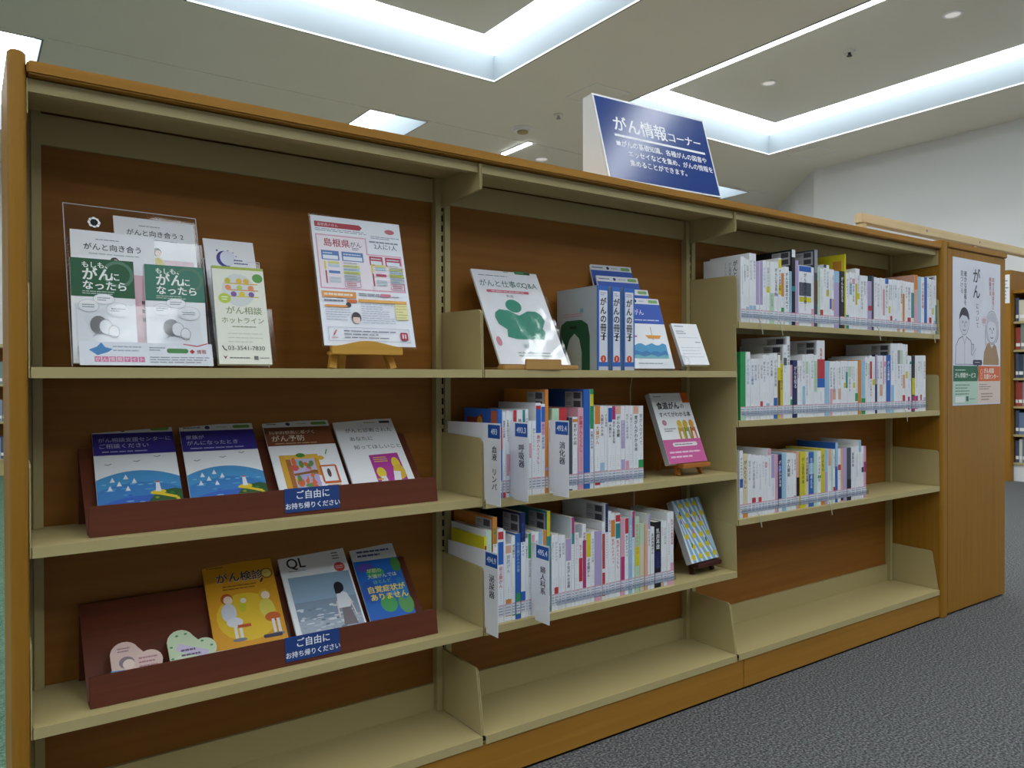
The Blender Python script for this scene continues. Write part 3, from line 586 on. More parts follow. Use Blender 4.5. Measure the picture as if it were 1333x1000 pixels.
# big acrylic leaflet holder and its leaflets
def holder(label, x, y, ya, tilt, w_, h_, pk):
    t = thing('leaflet_holder', label, 'leaflet holder', (x, y, SA+0.0005), (-tilt, 0, ya))
    obj('back_plate', MB().box(-w_/2, 0.0, 0.002, w_/2, 0.0025, h_, M_CLEAR), t, bevel=0.0006)
    for (u0, u1, v0, v1, dp) in pk:
        q = MB(); q.box(u0, -dp, v0, u1, -dp+0.002, v1, M_CLEAR); q.box(u0, -dp+0.002, v0, u0+0.002, -0.0005, v1, M_CLEAR); q.box(u1-0.002, -dp+0.002, v0, u1, -0.0005, v1, M_CLEAR); q.box(u0+.002, -dp+0.002, v0, u1-.002, -0.0005, v0+0.002, M_CLEAR)
        obj('pocket', q, t)
    rim = MB(); e = 0.0018
    for a, b in (((-w_/2, h_), (w_/2, h_)), ((-w_/2, 0.002), (-w_/2, h_)), ((w_/2, 0.002), (w_/2, h_))): rim.tube([(a[0], -0.0005, a[1]), (b[0], -0.0005, b[1])], e*0.5, M_PLASTIC, 5)
    obj('edge', rim, t); return t
h1 = holder('large clear acrylic leaflet holder at the left end of the upper shelf', 0.279, 0.088, 0.06, 0.28, 0.240, 0.322, ((-.118, .118, .10, .25, .030), (-.120, .112, .004, .10, .062)))
hk = MB()
for k in range(8): hk.disc((-0.070+.007*math.cos(k*PI/4), -0.004, 0.287+.007*math.sin(k*PI/4)), 0.0042, 0.003, M_CHROME, 8, 1)
hk.disc((-0.070, -0.005, 0.287), 0.0065, 0.004, M_DARK, 12, 1); obj('rosette', hk, h1)
h2_ = holder('narrow clear acrylic leaflet holder right of the large one', 0.455, 0.080, -0.02, 0.30, 0.112, 0.235, ((-.054, .054, .09, .20, .022), (-.056, .060, .004, .115, .040)))
def green_leaflet(label, x, y, ya, tl, w_, h_, gc):
    A = Art(-0.0005); u = w_/2
    A.rect(-u, h_*.63, u, h_, gc); A.ring(.025, h_*.86, .026, .026, .006, '#55806a' if gc < '#4' else '#7fa898', 16)
    A.text('もしも、', -.034, h_*.915, .0125, '#e8f0ea', bold=0.03); A.text('がん', -.034, h_*.80, .0255, '#f0f4f2', bold=0.03); A.text('に', .011, h_*.80, .017, '#f0f4f2', bold=0.03); A.text('なったら', -.034, h_*.705, .0185, '#f0f4f2', bold=0.03); A.bars(-.034, h_*.65, .018, h_*.69, 2, '#b8ccc0')
    for cu, cv, ru, rv in ((0, .61, .018, .010), (-.025, .54, .017, .012), (.022, .51, .020, .014)): A.ell(cu, h_*cv, ru, rv, '#c4c8ce'); A.ell(cu, h_*cv, ru-.0008, rv-.0008, '#f4f6fa'); A.bars(cu-ru*.6, h_*cv-.004, cu+ru*.6, h_*cv+.004, 2, '#8a9098')
    A.ell(-.010, h_*.36, .014, .017, '#7a7c80'); A.ell(.001, h_*.345, .011, .014, '#9a9ca0'); A.ell(.001, h_*.345, .010, .013, '#f4f6fa')
    A.ell(.014, h_*.30, .009, .012, '#8a8c90'); A.ell(.014, h_*.30, .0082, .011, '#f4f6fa'); A.line([(-.02, h_*.25), (-.012, h_*.29), (.0, h_*.27), (.02, h_*.25)], .001, '#7a7c80')
    A.bars(-.04, h_*.06, .04, h_*.10, 2, '#8a92a0')
    booklet(label, x, y, SA+0.0075, ya, tl, w_, h_, 0.006, A, cat='leaflet', group='green and white leaflets in the large holder')
def muki(label, x, y, z, ya, tl, w_, h_, two):
    A = Art(-0.0005); A.bars(-.03, h_-.018, .03, h_-.014, 1, '#9a9aa4'); A.text('がんと向き合う'+(' 2' if two else ''), -w_*.36, h_-.036, .0136 if two else .0142, '#3a3a42'); A.bars(-w_*.3, h_-.046, w_*.3, h_-.042, 1, '#a8b8b4')
    A.rect(-w_*.1, h_*.35, w_*.46, h_*.72, '#dcb8c4') if two else A.rect(-w_*.45, h_*.15, w_*.5, h_*.68, '#e2bcc8')
    A.ell(w_*.0, h_*.68, .012, .016, '#d8c23a'); A.ell(w_*.0, h_*.77, .008, .009, '#4a3c38'); A.ell(.002, h_*.762, .006, .007, '#ecd2c4'); A.bars(w_*.3, h_*.3, w_*.46, h_*.5, 3, '#6a5a5e')
    booklet(label, x, y, z, ya, tl, w_, h_, 0.005, A, cat='leaflet')
muki('white booklet titled with a 2, rearmost in the large leaflet holder', 0.316, 0.079, SA+0.006, 0.06, 0.28, 0.148, 0.300, True)
muki('white and pink booklet behind the left green leaflet in the holder', 0.232, 0.050, SA+0.008, 0.04, 0.235, 0.141, 0.251, False)
green_leaflet('dark green and white leaflet, left front pocket of the large holder', 0.208, 0.032, 0.01, 0.25, 0.103, 0.196, '#1f5a3a'); green_leaflet('paler green and white leaflet, right front pocket of the large holder', 0.329, 0.036, -0.05, 0.27, 0.105, 0.196, '#3f7a68')
# printed card across the foot of the front pocket
A = Art(-0.0005); A.rect(-.113, 0, .112, .043, '#dfe4ee'); A.poly([(-.098, .028), (-.085, .034), (-.078, .042), (-.072, .033), (-.060, .030), (-.068, .024), (-.085, .018)], '#4a86c0'); A.bars(-.06, .024, -.01, .038, 2, '#a8b4c4')
for k, chh in enumerate('がん情報サイト'): A.rect(-.09+k*.0118, .006, -.0795+k*.0118, .016, '#d07ea6'); A.text(chh, -.0893+k*.0118, .0078, .0085, '#f2e6ee')
A.bars(0, .027, .028, .036, 2, '#8a92a0'); A.rrect(.03, .024, .068, .033, .004, '#4f8a52'); A.line([(.06, .042), (.085, .038), (.104, .044)], .0018, '#c43a48'); A.poly([(.070, .0275), (.075, .032), (.080, .0275), (.075, .023)], '#b8283c'); A.text('情報', .083, .024, .009, '#a8283c'); A.bars(0, .004, .105, .018, 3, '#98a0b0')
t = thing('info_strip', 'printed white strip with blue bird along the foot of the large holder', 'notice', (0.277, 0.022, SA+0.004), (-0.28, 0, 0.06)); obj('sheet', MB().box(-.113, 0, 0, .112, 0.0006, .043, M_PAPER), t); A.done(t, 'print')

A = Art(-0.0005); A.ell(-.012, .238, .017, .019, '#3a3c90'); A.ell(-.006, .240, .0155, .0175, '#dfe4f4'); A.ell(-.026, .257, .002, .002, '#3a3c90')
for q in ((-.004, .258), (.006, .254), (.012, .246)): A.ell(q[0], q[1], .0015, .0015, '#8a8cc0')
A.bars(.006, .226, .034, .240, 2, '#5a5c9a'); A.bars(.006, .212, .034, .222, 2, '#5a5c9a')
booklet('white leaflet with blue crescent moon, rear of the narrow holder', 0.456, 0.060, SA+0.006, 0.02, 0.38, 0.102, 0.283, 0.003, A, cat='leaflet')
A = Art(-0.0005); A.rect(-.05, .0, .05, .209, '#e4e6da'); A.rect(-.05, .203, .05, .209, '#a8b84a'); A.ell(-.002, .158, .032, .036, '#d2d6d6'); A.ell(.037, .186, .0105, .010, '#5a9a48')
for k in range(3): A.line([(-.028+k*.004, .172-k*.014), (.036, .172-k*.014)], .0022, ('#d8b43a', '#d88a4a', '#c8c23a')[k])
for q, c in (((-.022, .178), '#c8bc3a'), ((.0, .178), '#e0b43a'), ((.014, .178), '#e0b43a'), ((-.022, .163), '#e0905a'), ((.022, .163), '#e0905a'), ((0, .163), '#b8c86a'), ((-.012, .149), '#7a5aa0'), ((.004, .149), '#d8c43a'), ((.022, .149), '#7a5aa0')): A.ell(q[0], q[1], .0058, .006, c, 10)
A.ell(-.030, .139, .012, .011, '#b8cc4a'); A.bars(-.036, .134, -.024, .144, 2, '#f0f2e0')
A.text('がん相談', -.030, .107, .0175, '#7a8a5a'); A.text('ホットライン', -.040, .087, .0138, '#7a8a5a'); A.bars(-.02, .076, .026, .081, 1, '#9aa08a'); A.bars(-.03, .042, .04, .068, 3, '#c4c8bc', .0014)
A.text('03-3541-7830', -.032, .029, .0125, '#5a5c60'); A.line([(-.042, .038), (-.039, .031), (-.034, .028)], .0022, '#4a4c50'); A.poly([(-.042, .018), (-.038, .010), (-.034, .018), (-.038, .015)], '#8a4a70'); A.bars(-.03, .010, .01, .016, 1, '#8a8c90'); A.rect(.016, .009, .024, .017, '#6a6c70'); A.bars(.027, .011, .046, .015, 1, '#8a8c90')
booklet('cream hotline leaflet with phone number in front of the narrow holder', 0.450, 0.028, SA+0.008, -0.05, 0.34, 0.100, 0.209, 0.006, A, cat='leaflet', cover='#e4e6da')

# ------------------------------------------------------------------ brown leaflet trays
def tray(label, x, z, ya):
    t = thing('leaflet_tray', label, 'leaflet tray', (x, 0.028, z), (0, 0, ya)); L_ = 0.349
    obj('front_lip', MB().prism([(0.0, 0), (0.003, 0), (0.0105, 0.054), (0.0075, 0.054)], 0, -L_, L_, M_TRAY), t, bevel=0.0006)
    obj('base', MB().box(-L_, 0.0035, 0.0, L_, 0.03, 0.003, M_TRAY), t)
    obj('backboard', MB().prism([(0.030, 0.0), (0.034, 0.0), (0.034+0.132, 0.145), (0.030+0.132, 0.145)], 0, -L_, L_-0.004, M_TRAY), t, bevel=0.0006)
    obj('rear_leg', MB().box(-L_, 0.158, 0.0, L_-0.004, 0.161, 0.135, M_TRAY), t)
    A = Art(-0.0012); A.rect(-.002, .008, .114, .056, '#1f3f80'); A.text('ご自由に', .056, .035, .0185, '#e8ecf4', align='c', bold=0.02); A.text('お持ち帰りください', .056, .0155, .0130, '#e8ecf4', align='c', bold=0.02)
    k = thing('label_card', 'white lettering on a small blue card on the %s brown tray' % ('upper' if z > 0.5 else 'lower'), 'label', (x, 0.0275, z), (-0.13, 0, ya)); obj('card', MB().box(-.002, -0.0011, .008, .114, -0.0002, .056, mat('#1f3f80', 0.4)), k); A.done(k, 'lettering')
    return t
tray('upper brown leaflet tray with four booklets on the left bay', 0.5275, 0.6675, 0.0); tray('lower brown leaflet tray with heart cards and three booklets', 0.5270, 0.3670, 0.0)
TT = 0.80
def top_strip(A, w_, h_, n=True):
    A.rect(-w_/2, h_-.018, w_/2, h_, '#d9dde0'); A.rrect(w_*.22, h_-.013, w_*.46, h_-.004, .004, '#6a9a4a'); A.bars(-w_*.45, h_-.012, -w_*.22, h_-.005, 1, '#5a6070'); A.ell(-w_*.13, h_-.009, .005, .005, '#3a3a60'); A.bars(0, h_-.012, w_*.16, h_-.005, 1, '#b0b8b4')
def sea(A, w_, h_):
    b = h_*.62; u = w_/2; cv = [(u-w_*k/16, b-.028-.020*abs(k/16-.5)**2*4) for k in range(17)]
    A.rect(-u, 0, u, h_*.66, '#eceff4'); A.poly([(-u, 0), (u, 0)]+cv, '#4a94cc'); A.poly([(-u, 0), (u, 0)]+[(a, c_-.028) for a, c_ in cv], '#3f80c4'); A.poly([(-u, 0), (u, 0)]+[(a, c_-.062) for a, c_ in cv], '#3a66c0')
    rr = random.Random(5)
    for k in range(26):
        a, c_ = rr.uniform(-u+.008, u-.008), rr.uniform(.01, b-.055); A.ell(a, c_, rr.uniform(.004, .010), .0016, rr.choice(('#3a5ab8', '#74b4dc', '#58a0d0')), 8)
    A.poly([(u, 0), (u, .062), (u-.012, .066), (u-.030, .063), (u-.05, .052), (u-.066, .03), (u-.072, 0)], '#2f5a34')
    for k in range(16): A.ell(rr.uniform(u-.05, u-.004), rr.uniform(.004, .055), .004, .003, rr.choice(('#3f7a3a', '#264a2c', '#7a8a3a')), 7)
    A.line([(u-.055, .058), (u-.038, .054), (u-.010, .044), (u-.006, .030)], .006, '#e0c42e'); A.ell(u-.040, .059, .012, .006, '#e0c42e')
    A.poly([(u-.046, .060), (u-.036, .060), (u-.038, .082), (u-.044, .082)], '#e2e6ee'); A.rect(u-.0445, .082, u-.0375, .086, '#b8606a')
    for a, c_ in ((-.045, .088), (-.022, .094), (-.034, .078), (-.05, .068), (-.02, .066), (-.008, .084)): A.poly([(a-.005, c_), (a+.004, c_), (a, c_+.012)], '#e4e8f2')
    for a, c_ in ((u-.035, b+.004), (.0, b-.006), (-.05, b-.012)): A.line([(a-.006, c_+.002), (a, c_), (a+.006, c_+.003)], .0012, '#3a4048')
def sea_booklet(label, x, ya, y, z, w_, h_, l1, l2):
    A = Art(-0.0005); top_strip(A, w_, h_); sea(A, w_, h_); A.rect(-w_/2, h_-.074, w_/2, h_-.018, '#352c86')
    A.text(l1, -w_*.44, h_-.040, .0120, '#c4c2e2'); A.text(l2, -w_*.44, h_-.056, .0128, '#c4c2e2'); A.bars(-w_*.40, h_-.070, w_*.44, h_-.062, 1, '#a8a6d2', .003)
    booklet(label, x, y, z, ya, TT, w_, h_, 0.0035, A, group='booklets in the upper brown tray')
sea_booklet('purple and blue seaside booklet, first from left in the upper tray', 0.269, -0.05, 0.048, 0.6895, 0.145, 0.230, 'がん相談支援センターに', 'ご相談ください'); sea_booklet('purple and blue seaside booklet, second from left in the upper tray', 0.428, -0.06, 0.041, 0.6885, 0.147, 0.230, '家族が', 'がんになったとき')
A = Art(-0.0005); w_, h_ = .149, .230; top_strip(A, w_, h_); A.rect(-w_/2, h_-.072, w_/2, h_-.018, '#74432a'); A.text('科学的根拠に基づく', -.066, h_-.038, .0115, '#d8c4b0'); A.text('がん予防', -.064, h_-.058, .0185, '#e6dccc'); A.bars(-.058, h_-.069, .05, h_-.063, 1, '#c8a88a')
A.rect(-.058, .02, -.046, .130, '#d8a63e'); A.rect(-.046, .118, .026, .130, '#e0b44a'); A.rect(.016, .07, .026, .118, '#d09a3a'); A.rect(-.046, .02, -.036, .118, '#a8682e'); A.rect(-.036, .02, .016, .118, '#b8b4d2')
rr = random.Random(9)
for k in range(34): A.ell(rr.uniform(-.032, .012), rr.uniform(.03, .112), rr.uniform(.004, .010), rr.uniform(.005, .013), rr.choice(('#d86a3a', '#7aa848', '#b8a4d8', '#d8c040', '#8ab8d8', '#c85a5a', '#6a8a4a')), 9)
A.line([(-.036, .075), (.016, .082)], .006, '#8a5a2e'); A.ell(-.012, .128, .010, .006, '#4a8a3a'); A.frame(.024, .050, .058, .095, .004, '#c8643a'); A.line([(.024, .048), (.06, .048)], .005, '#c8643a'); A.ell(.04, .075, .004, .012, '#5a4a4a'); A.rect(.028, .02, .058, .042, '#d8a05a'); A.ell(.03, .118, .008, .006, '#e0b43a'); A.line([(.044, .128), (.05, .142)], .002, '#5a9a4a')
booklet('brown topped booklet with painted still life, third in the upper tray', .602, .041, .6895, -.05, TT, w_, h_, .0035, A, group='booklets in the upper brown tray')
A = Art(-0.0005); w_, h_ = .148, .230; A.bars(.0, h_-.014, .03, h_-.008, 1, '#9a9a5a'); A.rect(.04, h_-.014, .066, h_-.007, '#3a3a40')
for k, tx in enumerate(('がんと診断された', 'あなたに', '知ってほしいこと')): A.text(tx, -.052+.004*k, h_-.040-k*.026, .0138, '#6a6e76', sx=1.06)
A.poly([(-.015, .02), (-.016, .118), (.055, .121), (.058, .02)], '#b03a98'); A.bars(-.008, .095, .025, .113, 3, '#e0c84a'); A.ell(.042, .090, .010, .018, '#e0c83a'); A.ell(.044, .065, .014, .022, '#d8b43a'); A.ell(.0, .065, .011, .016, '#e0c83a'); A.poly([(-.010, .02), (.012, .02), (.008, .055), (-.004, .055)], '#e2dfe4'); A.poly([(.022, .03), (.04, .03), (.046, .065), (.03, .068)], '#e8e6ea'); A.rect(-.014, .045, .0, .049, '#d8b43a'); A.rect(.044, .05, .058, .056, '#d8a83a')
booklet('white booklet with magenta picture, last in the upper brown tray', .764, .042, .6880, -.05, TT, w_, h_, .006, A, group='booklets in the upper brown tray')
# lower tray
A = Art(-0.0005); w_, h_ = .143, .222; A.rect(-w_/2, .024, w_/2, h_, '#d89a22'); A.rect(-w_/2, 0, w_/2, .024, '#e2e2dc'); A.ell(.0, .09, .060, .055, '#e2bc30', 24); A.bars(-.064, h_-.012, -.012, h_-.006, 1, '#7a5a20')
A.text('がん検診', -.050, h_-.046, .0250, '#e8e6dc', bold=0.03); A.text('がん検診', -.0492, h_-.0455, .0246, '#3a3c5a', bold=0.02); A.ring(.056, h_-.036, .013, .013, .003, '#8a5a2a'); A.ell(.056, h_-.036, .010, .010, '#e2c86a'); A.line([(.046, h_-.047), (.040, h_-.056)], .004, '#3a3030'); A.bars(-.038, h_-.068, .03, h_-.054, 2, '#8a6420')
for cu, hr, bd_ in ((-.034, '#b85a24', '#cfd2dc'), (.042, '#d8b028', '#d8cc5a')):
    A.ell(cu, .135, .012, .013, hr); A.ell(cu+.002, .132, .009, .010, '#ecd8c4'); A.ell(cu, .103, .015, .022, bd_); A.ell(cu+.008, .080, .016, .011, '#dadce4' if cu < 0 else '#c8642a'); A.rect(cu+.004, .040, cu+.010, .075, '#e0dcd8'); A.rect(cu+.014, .040, cu+.020, .075, '#e0dcd8'); A.ell(cu+.012, .040, .014, .004, '#7a7c84')
A.ell(-.006, .112, .008, .012, '#c8c428'); A.ell(-.002, .127, .006, .006, '#e4dcd0'); A.rect(-.022, .066, .004, .073, '#c0542a'); A.rrect(.024, .034, .062, .042, .003, '#3a3a4a')
booklet('yellow booklet with two drawn seated women in the lower brown tray', .470, .047, .3945, -.06, TT, w_, h_, .004, A, cover='#d89a22', group='booklets in the lower brown tray')
A = Art(-0.0005); w_, h_ = .154, .226; A.text('QL', -.062, h_-.038, .036, '#26262c', sx=.9, bold=0.012); A.bars(-.06, h_-.048, -.02, h_-.044, 1, '#8a8c94'); A.bars(.045, h_-.03, .06, h_-.008, 3, '#6a6c74'); A.ell(.055, h_-.050, .0125, .0125, '#c84a52'); A.bars(.046, h_-.055, .064, h_-.045, 2, '#e8c4c4')
A.rect(-.066, .022, .073, h_-.062, '#8fabc4'); A.rect(-.066, .022, .073, .100, '#8496ac'); A.rect(-.066, .022, .073, .055, '#a4b0c0')
rr = random.Random(4)
for k in range(60): A.ell(rr.uniform(-.06, .068), rr.uniform(.024, .085), rr.uniform(.003, .010), rr.uniform(.001, .003), rr.choice(('#d4dae2', '#9aa8b8', '#74849a', '#c4ccd6', '#b4c0cc')), 7)
A.poly([(.028, .03), (.060, .03), (.052, .072), (.034, .072)], '#7a7078'); A.poly([(.024, .072), (.030, .108), (.042, .113), (.053, .108), (.060, .084), (.052, .072)], '#dfe2ea'); A.ell(.039, .124, .011, .014, '#1e1c24'); A.rect(.028, .108, .040, .124, '#1e1c24'); A.line([(.026, .090), (.024, .050)], .003, '#e0cfc8'); A.line([(.057, .085), (.062, .05)], .003, '#e0cfc8')
booklet('white magazine with photo of a girl from behind in the lower tray', .639, .047, .3925, -.04, TT, w_, h_, .006, A, group='booklets in the lower brown tray')
A = Art(-0.0005); w_, h_ = .110, .224; u = w_/2; A.rect(-u, 0, u, h_-.040, '#2166c0'); A.bars(-.04, h_-.032, .045, h_-.010, 2, '#4a5a8a', .005)
for q in ((-.030, .165, .02, .012, '#5a4aa8'), (.045, .165, .012, .02, '#4a8a4a'), (-.01, .15, .022, .012, '#3a9a6a'), (.0, .065, .020, .022, '#4aa05a'), (.040, .06, .018, .026, '#5a9a5a'), (.022, .09, .012, .01, '#3f8ad0'), (-.036, .10, .018, .03, '#2a58b0'), (.042, .10, .012, .03, '#2a7ab8')): A.ell(q[0], q[1], q[2], q[3], q[4], 14)
A.text('早期の', -.012, .150, .0120, '#d8dc9a', align='c'); A.text('大腸がんでは', .004, .135, .0120, '#d8dc9a', align='c'); A.text('ほとんど', 0, .120, .0110, '#8ac86a', align='c'); A.text('自覚症状が', .004, .098, .0185, '#e6d25a', align='c', bold=0.035); A.text('ありません', .006, .078, .0185, '#e6d25a', align='c', bold=0.035); A.bars(-.005, .022, .045, .030, 1, '#c4d4e8')
booklet('blue booklet with yellow lettering, rightmost in the lower brown tray', .784, .047, .3890, -.06, TT, w_, h_, .004, A, cover='#dfe2e6', group='booklets in the lower brown tray')
def heart(label, x, y, z, ya, body, lt):
    t = thing('heart_card', label, 'card', (x, y, z), (-0.80, 0, ya), 'heart cards in the lower brown tray')
    arc = lambda cu, cv, rr_, a0, a1: [(cu+rr_*math.cos(math.radians(a0+(a1-a0)*k/9)), cv+rr_*math.sin(math.radians(a0+(a1-a0)*k/9))) for k in range(10)]
    pts = [(.026, -.012), (-.040, -.012)]+arc(-.018, .040, .0245, 190, 22)+arc(.0235, .019, .0215, 118, -38)
    m_ = MB(); m_.prism(pts, 1, 0, .006, mat(body, .5)); obj('card', m_, t)
    A = Art(-0.0005); A.ell(-.012, .0, .02, .014, lt, 12)
    if 'pink' in label: A.ell(-.016, .022, .013, .012, '#8a7a80'); A.ell(-.013, .018, .010, .010, '#e4cfc4'); A.poly([(-.045, -.011), (-.043, .010), (-.02, .008), (-.018, -.011)], '#5a94d0'); A.bars(-.03, .042, -.008, .054, 2, '#9a7a80'); A.bars(.004, .005, .036, .030, 3, '#b08088')
    else:
        A.poly([(-.030, .022), (-.022, .036), (.030, .012), (.024, -.002)], '#c8bcd8'); A.bars(-.02, .005, .02, .025, 2, '#6a5a78'); A.ell(-.024, -.012, .010, .007, '#c8b43a')
        for q in ((-.036, .030), (-.024, .052), (-.008, .054), (.020, .034), (.036, .022), (.034, .0), (-.036, .006)): A.ell(q[0], q[1], .003, .002, '#4a8a5a', 7)
    A.done(t); return t
heart('pink heart shaped card, leftmost in the lower brown tray', .258, .054, .4080, -.05, '#d8bcb4', '#dcc4b8'); heart('pale green heart shaped card in the lower brown tray', .356, .056, .4110, -.05, '#c4d4b4', '#ccd8bc')

# ------------------------------------------------------------------ two display books on easels in the middle bay
def big_book(label, x, y, z, ya, tl, w_, h_, th, A, cov):
    t = thing('book', label, 'book', (x, y, z), (-tl, 0, ya)); c_ = MB(); cc = mat(cov, .3, .45, .015)
    c_.box(-w_/2, 0, 0, w_/2, .0008, h_, cc); c_.box(-w_/2, th-.0008, 0, w_/2, th, h_, cc); c_.box(-w_/2-.0008, 0, 0, -w_/2, th, h_, mat('#b4b6ba', .5)); obj('cover', c_, t)
    obj('pages', MB().box(-w_/2+.0005, .001, .001, w_/2-.003, th-.001, h_-.001, M_PAGES), t); A.done(t); return t
easel('orange wooden easel holding the white and pink book, middle bay', 1.742, .047, .6608, -.01, .39, .038, .116, M_EASEL2, .15, leg=.011)
A = Art(-.0005); w_, h_ = .158, .217; u = w_/2; A.rect(u-.030, h_-.032, u, h_, '#d8621f'); A.rect(-u, 0, u, .072, '#cc5a9a'); A.text('食道がん', -.064, .168, .0235, '#26262c', bold=0.04); A.text('の', .034, .169, .016, '#26262c'); A.text('すべてがわかる本', -.064, .143, .0165, '#3a3a42', bold=0.02); A.bars(-.066, h_-.014, -.02, h_-.008, 1, '#8a8c94')
A.ell(-.052, .124, .009, .009, '#c89aac'); A.ring(-.052, .124, .007, .007, .002, '#c04a6a', 12); A.bars(-.06, .095, -.01, .108, 2, '#7a7c84'); A.rrect(-.044, .050, .058, .062, .006, '#ecdfe8'); A.bars(-.036, .053, .05, .059, 1, '#5a4a5a'); A.bars(-.066, .012, .07, .040, 2, '#f0c8e0', .005)
for cu, c1, c2 in ((.008, '#e0c03a', '#c89a2a'), (.032, '#d8b030', '#8a9a3a'), (.058, '#d8a02a', '#c06a2a')): A.poly([(cu-.013, .072), (cu+.013, .072), (cu+.011, .108), (cu-.011, .108)], c2); A.ell(cu, .118, .010, .013, c1); A.poly([(cu-.006, .072), (cu+.006, .072), (cu+.004, .095), (cu-.004, .095)], '#e4e0dc')
big_book('white book with pink band and three figures on the orange easel', 1.722, .040, .699, -.01, .39, w_, h_, .018, A, '#eceef2')
easel('dark brown easel holding the patterned book, lowest shelf of middle bay', 1.800, .050, .3653, .06, .40, .036, .112, M_EASEL3, .14, leg=.0105)
A = Art(-.0005); w_, h_ = .136, .189; u = w_/2; A.rect(-u, 0, u, h_, '#7fb0d4')
for k in range(-4, 9):
    x0 = -u+k*.024; pts = [(x0, 0), (x0+.010, 0), (x0+.010-.075, h_), (x0-.075, h_)]; pts = [(max(-u, min(u, a)), b) for a, b in pts]
    if pts[0][0] < pts[1][0] or pts[3][0] < pts[2][0]: A.poly(pts, '#dfe6ee')
rr = random.Random(12)
for i in range(4):
    for j in range(6):
        a = -u+.016+i*.035+(.016 if j % 2 else 0); b = .016+j*.031
        if a < u-.010: A.poly([(a-.011, b-.001), (a-.004, b+.009), (a+.010, b+.005), (a+.009, b-.006), (a-.003, b-.009)], '#d8c81e')
for k in range(10): A.ell(rr.uniform(-u+.012, u-.012), rr.uniform(.05, h_-.02), .0035, .008, rr.choice(('#3a4a6a', '#c87a9a', '#4a7a5a', '#8a5aa0', '#e0e0e4')), 8)
big_book('light blue and yellow patterned book on the dark brown easel', 1.797, .042, .403, .10, .40, w_, h_, .020, A, '#b8ccd8')

# ------------------------------------------------------------------ plastic index plates between the books
def index_plate(label, x, z, y0, z0, num, words, name='index_plate', y1=0.17):
    t = thing(name, label, 'index plate', (x, y0, z), group='subject index plates in the middle bay')
    obj('sheet', MB().prism([(0, z0), (-y0-.0015, z0), (-y0-.0015, .0012), (y1-y0, .0012), (y1-y0, .176), (.0, .180)], 0, 0, .0012, M_PLASTIC), t)
    A = Art(); D_ = y1-y0        # local u runs from the back (0) to the front edge (D_)
    A.rect(D_-.050, .145, D_-.001, .176, '#1e57ae'); A.text(num, D_-.0255, .154, .0185, '#e8edf6', align='c', sx=.92, bold=0.03)
    A.text(words, D_-.024, .128, .0185 if len(words) < 4 else .0170, '#2e2e38', vert=True, sx=1.25, bold=0.02); A.done(t, 'lettering', (0, D_, 0), LEFT); return t
index_plate('white plastic index plate leftmost on the upper book shelf of the middle bay', .9868, .6630, -.062, -.008, '493', '血液　リンパ'); index_plate('white plastic index plate, the middle one of three on the upper book shelf', 1.0665, .6630, -.058, -.006, '493.3', '呼吸器'); index_plate('white plastic index plate rightmost on the upper book shelf of the middle bay', 1.1855, .6630, -.062, -.006, '493.4', '消化器')
index_plate('white plastic index plate at the left end of the lower book shelf, middle bay', .9868, .3670, -.050, -.012, '494.9', '泌尿器'); index_plate('white plastic index plate standing among books of the lower shelf, middle bay', 1.1285, .3670, -.058, -.008, '495.4', '婦人科系')

# ------------------------------------------------------------------ the books: x mm, width mm, height mm, 'base|bands|ink|title'
PAL = {'W': '#eef1f7', 'C': '#ddd3b4', 'G': '#9a9ca6', 'K': '#1c1b22', 'N': '#222a5e', 'B': '#2f66bc', 'L': '#9cc4e0', 'g': '#2f9a58', 'l': '#bcdcc0', 't': '#2f8f94', 'Y': '#d8cc2c', 'O': '#d88a3e', 'R': '#c43a44', 'P': '#e0a8bc', 'M': '#b03a78', 'V': '#b4a4d0', 'p': '#dfae98', 'D': '#46505e', 'b': '#6a4a30'}
CN = {'W': 'white', 'C': 'cream', 'G': 'grey', 'K': 'black', 'N': 'navy', 'B': 'blue', 'L': 'light blue', 'g': 'green', 'l': 'pale green', 't': 'teal', 'Y': 'yellow', 'O': 'orange', 'R': 'red', 'P': 'pink', 'M': 'magenta', 'V': 'lilac', 'p': 'peach', 'D': 'slate', 'b': 'brown'}
ONES = ['', 'first', 'second', 'third', 'fourth', 'fifth', 'sixth', 'seventh', 'eighth', 'ninth', 'tenth', 'eleventh', 'twelfth', 'thirteenth', 'fourteenth', 'fifteenth', 'sixteenth', 'seventeenth', 'eighteenth', 'nineteenth']
TENS = {2: ('twentieth', 'twenty'), 3: ('thirtieth', 'thirty'), 4: ('fortieth', 'forty'), 5: ('fiftieth', 'fifty'), 6: ('sixtieth', 'sixty'), 7: ('seventieth', 'seventy')}
def ordinal(n): return ONES[n] if n < 20 else (TENS[n//10][0] if n % 10 == 0 else TENS[n//10][1]+'-'+ONES[n % 10])
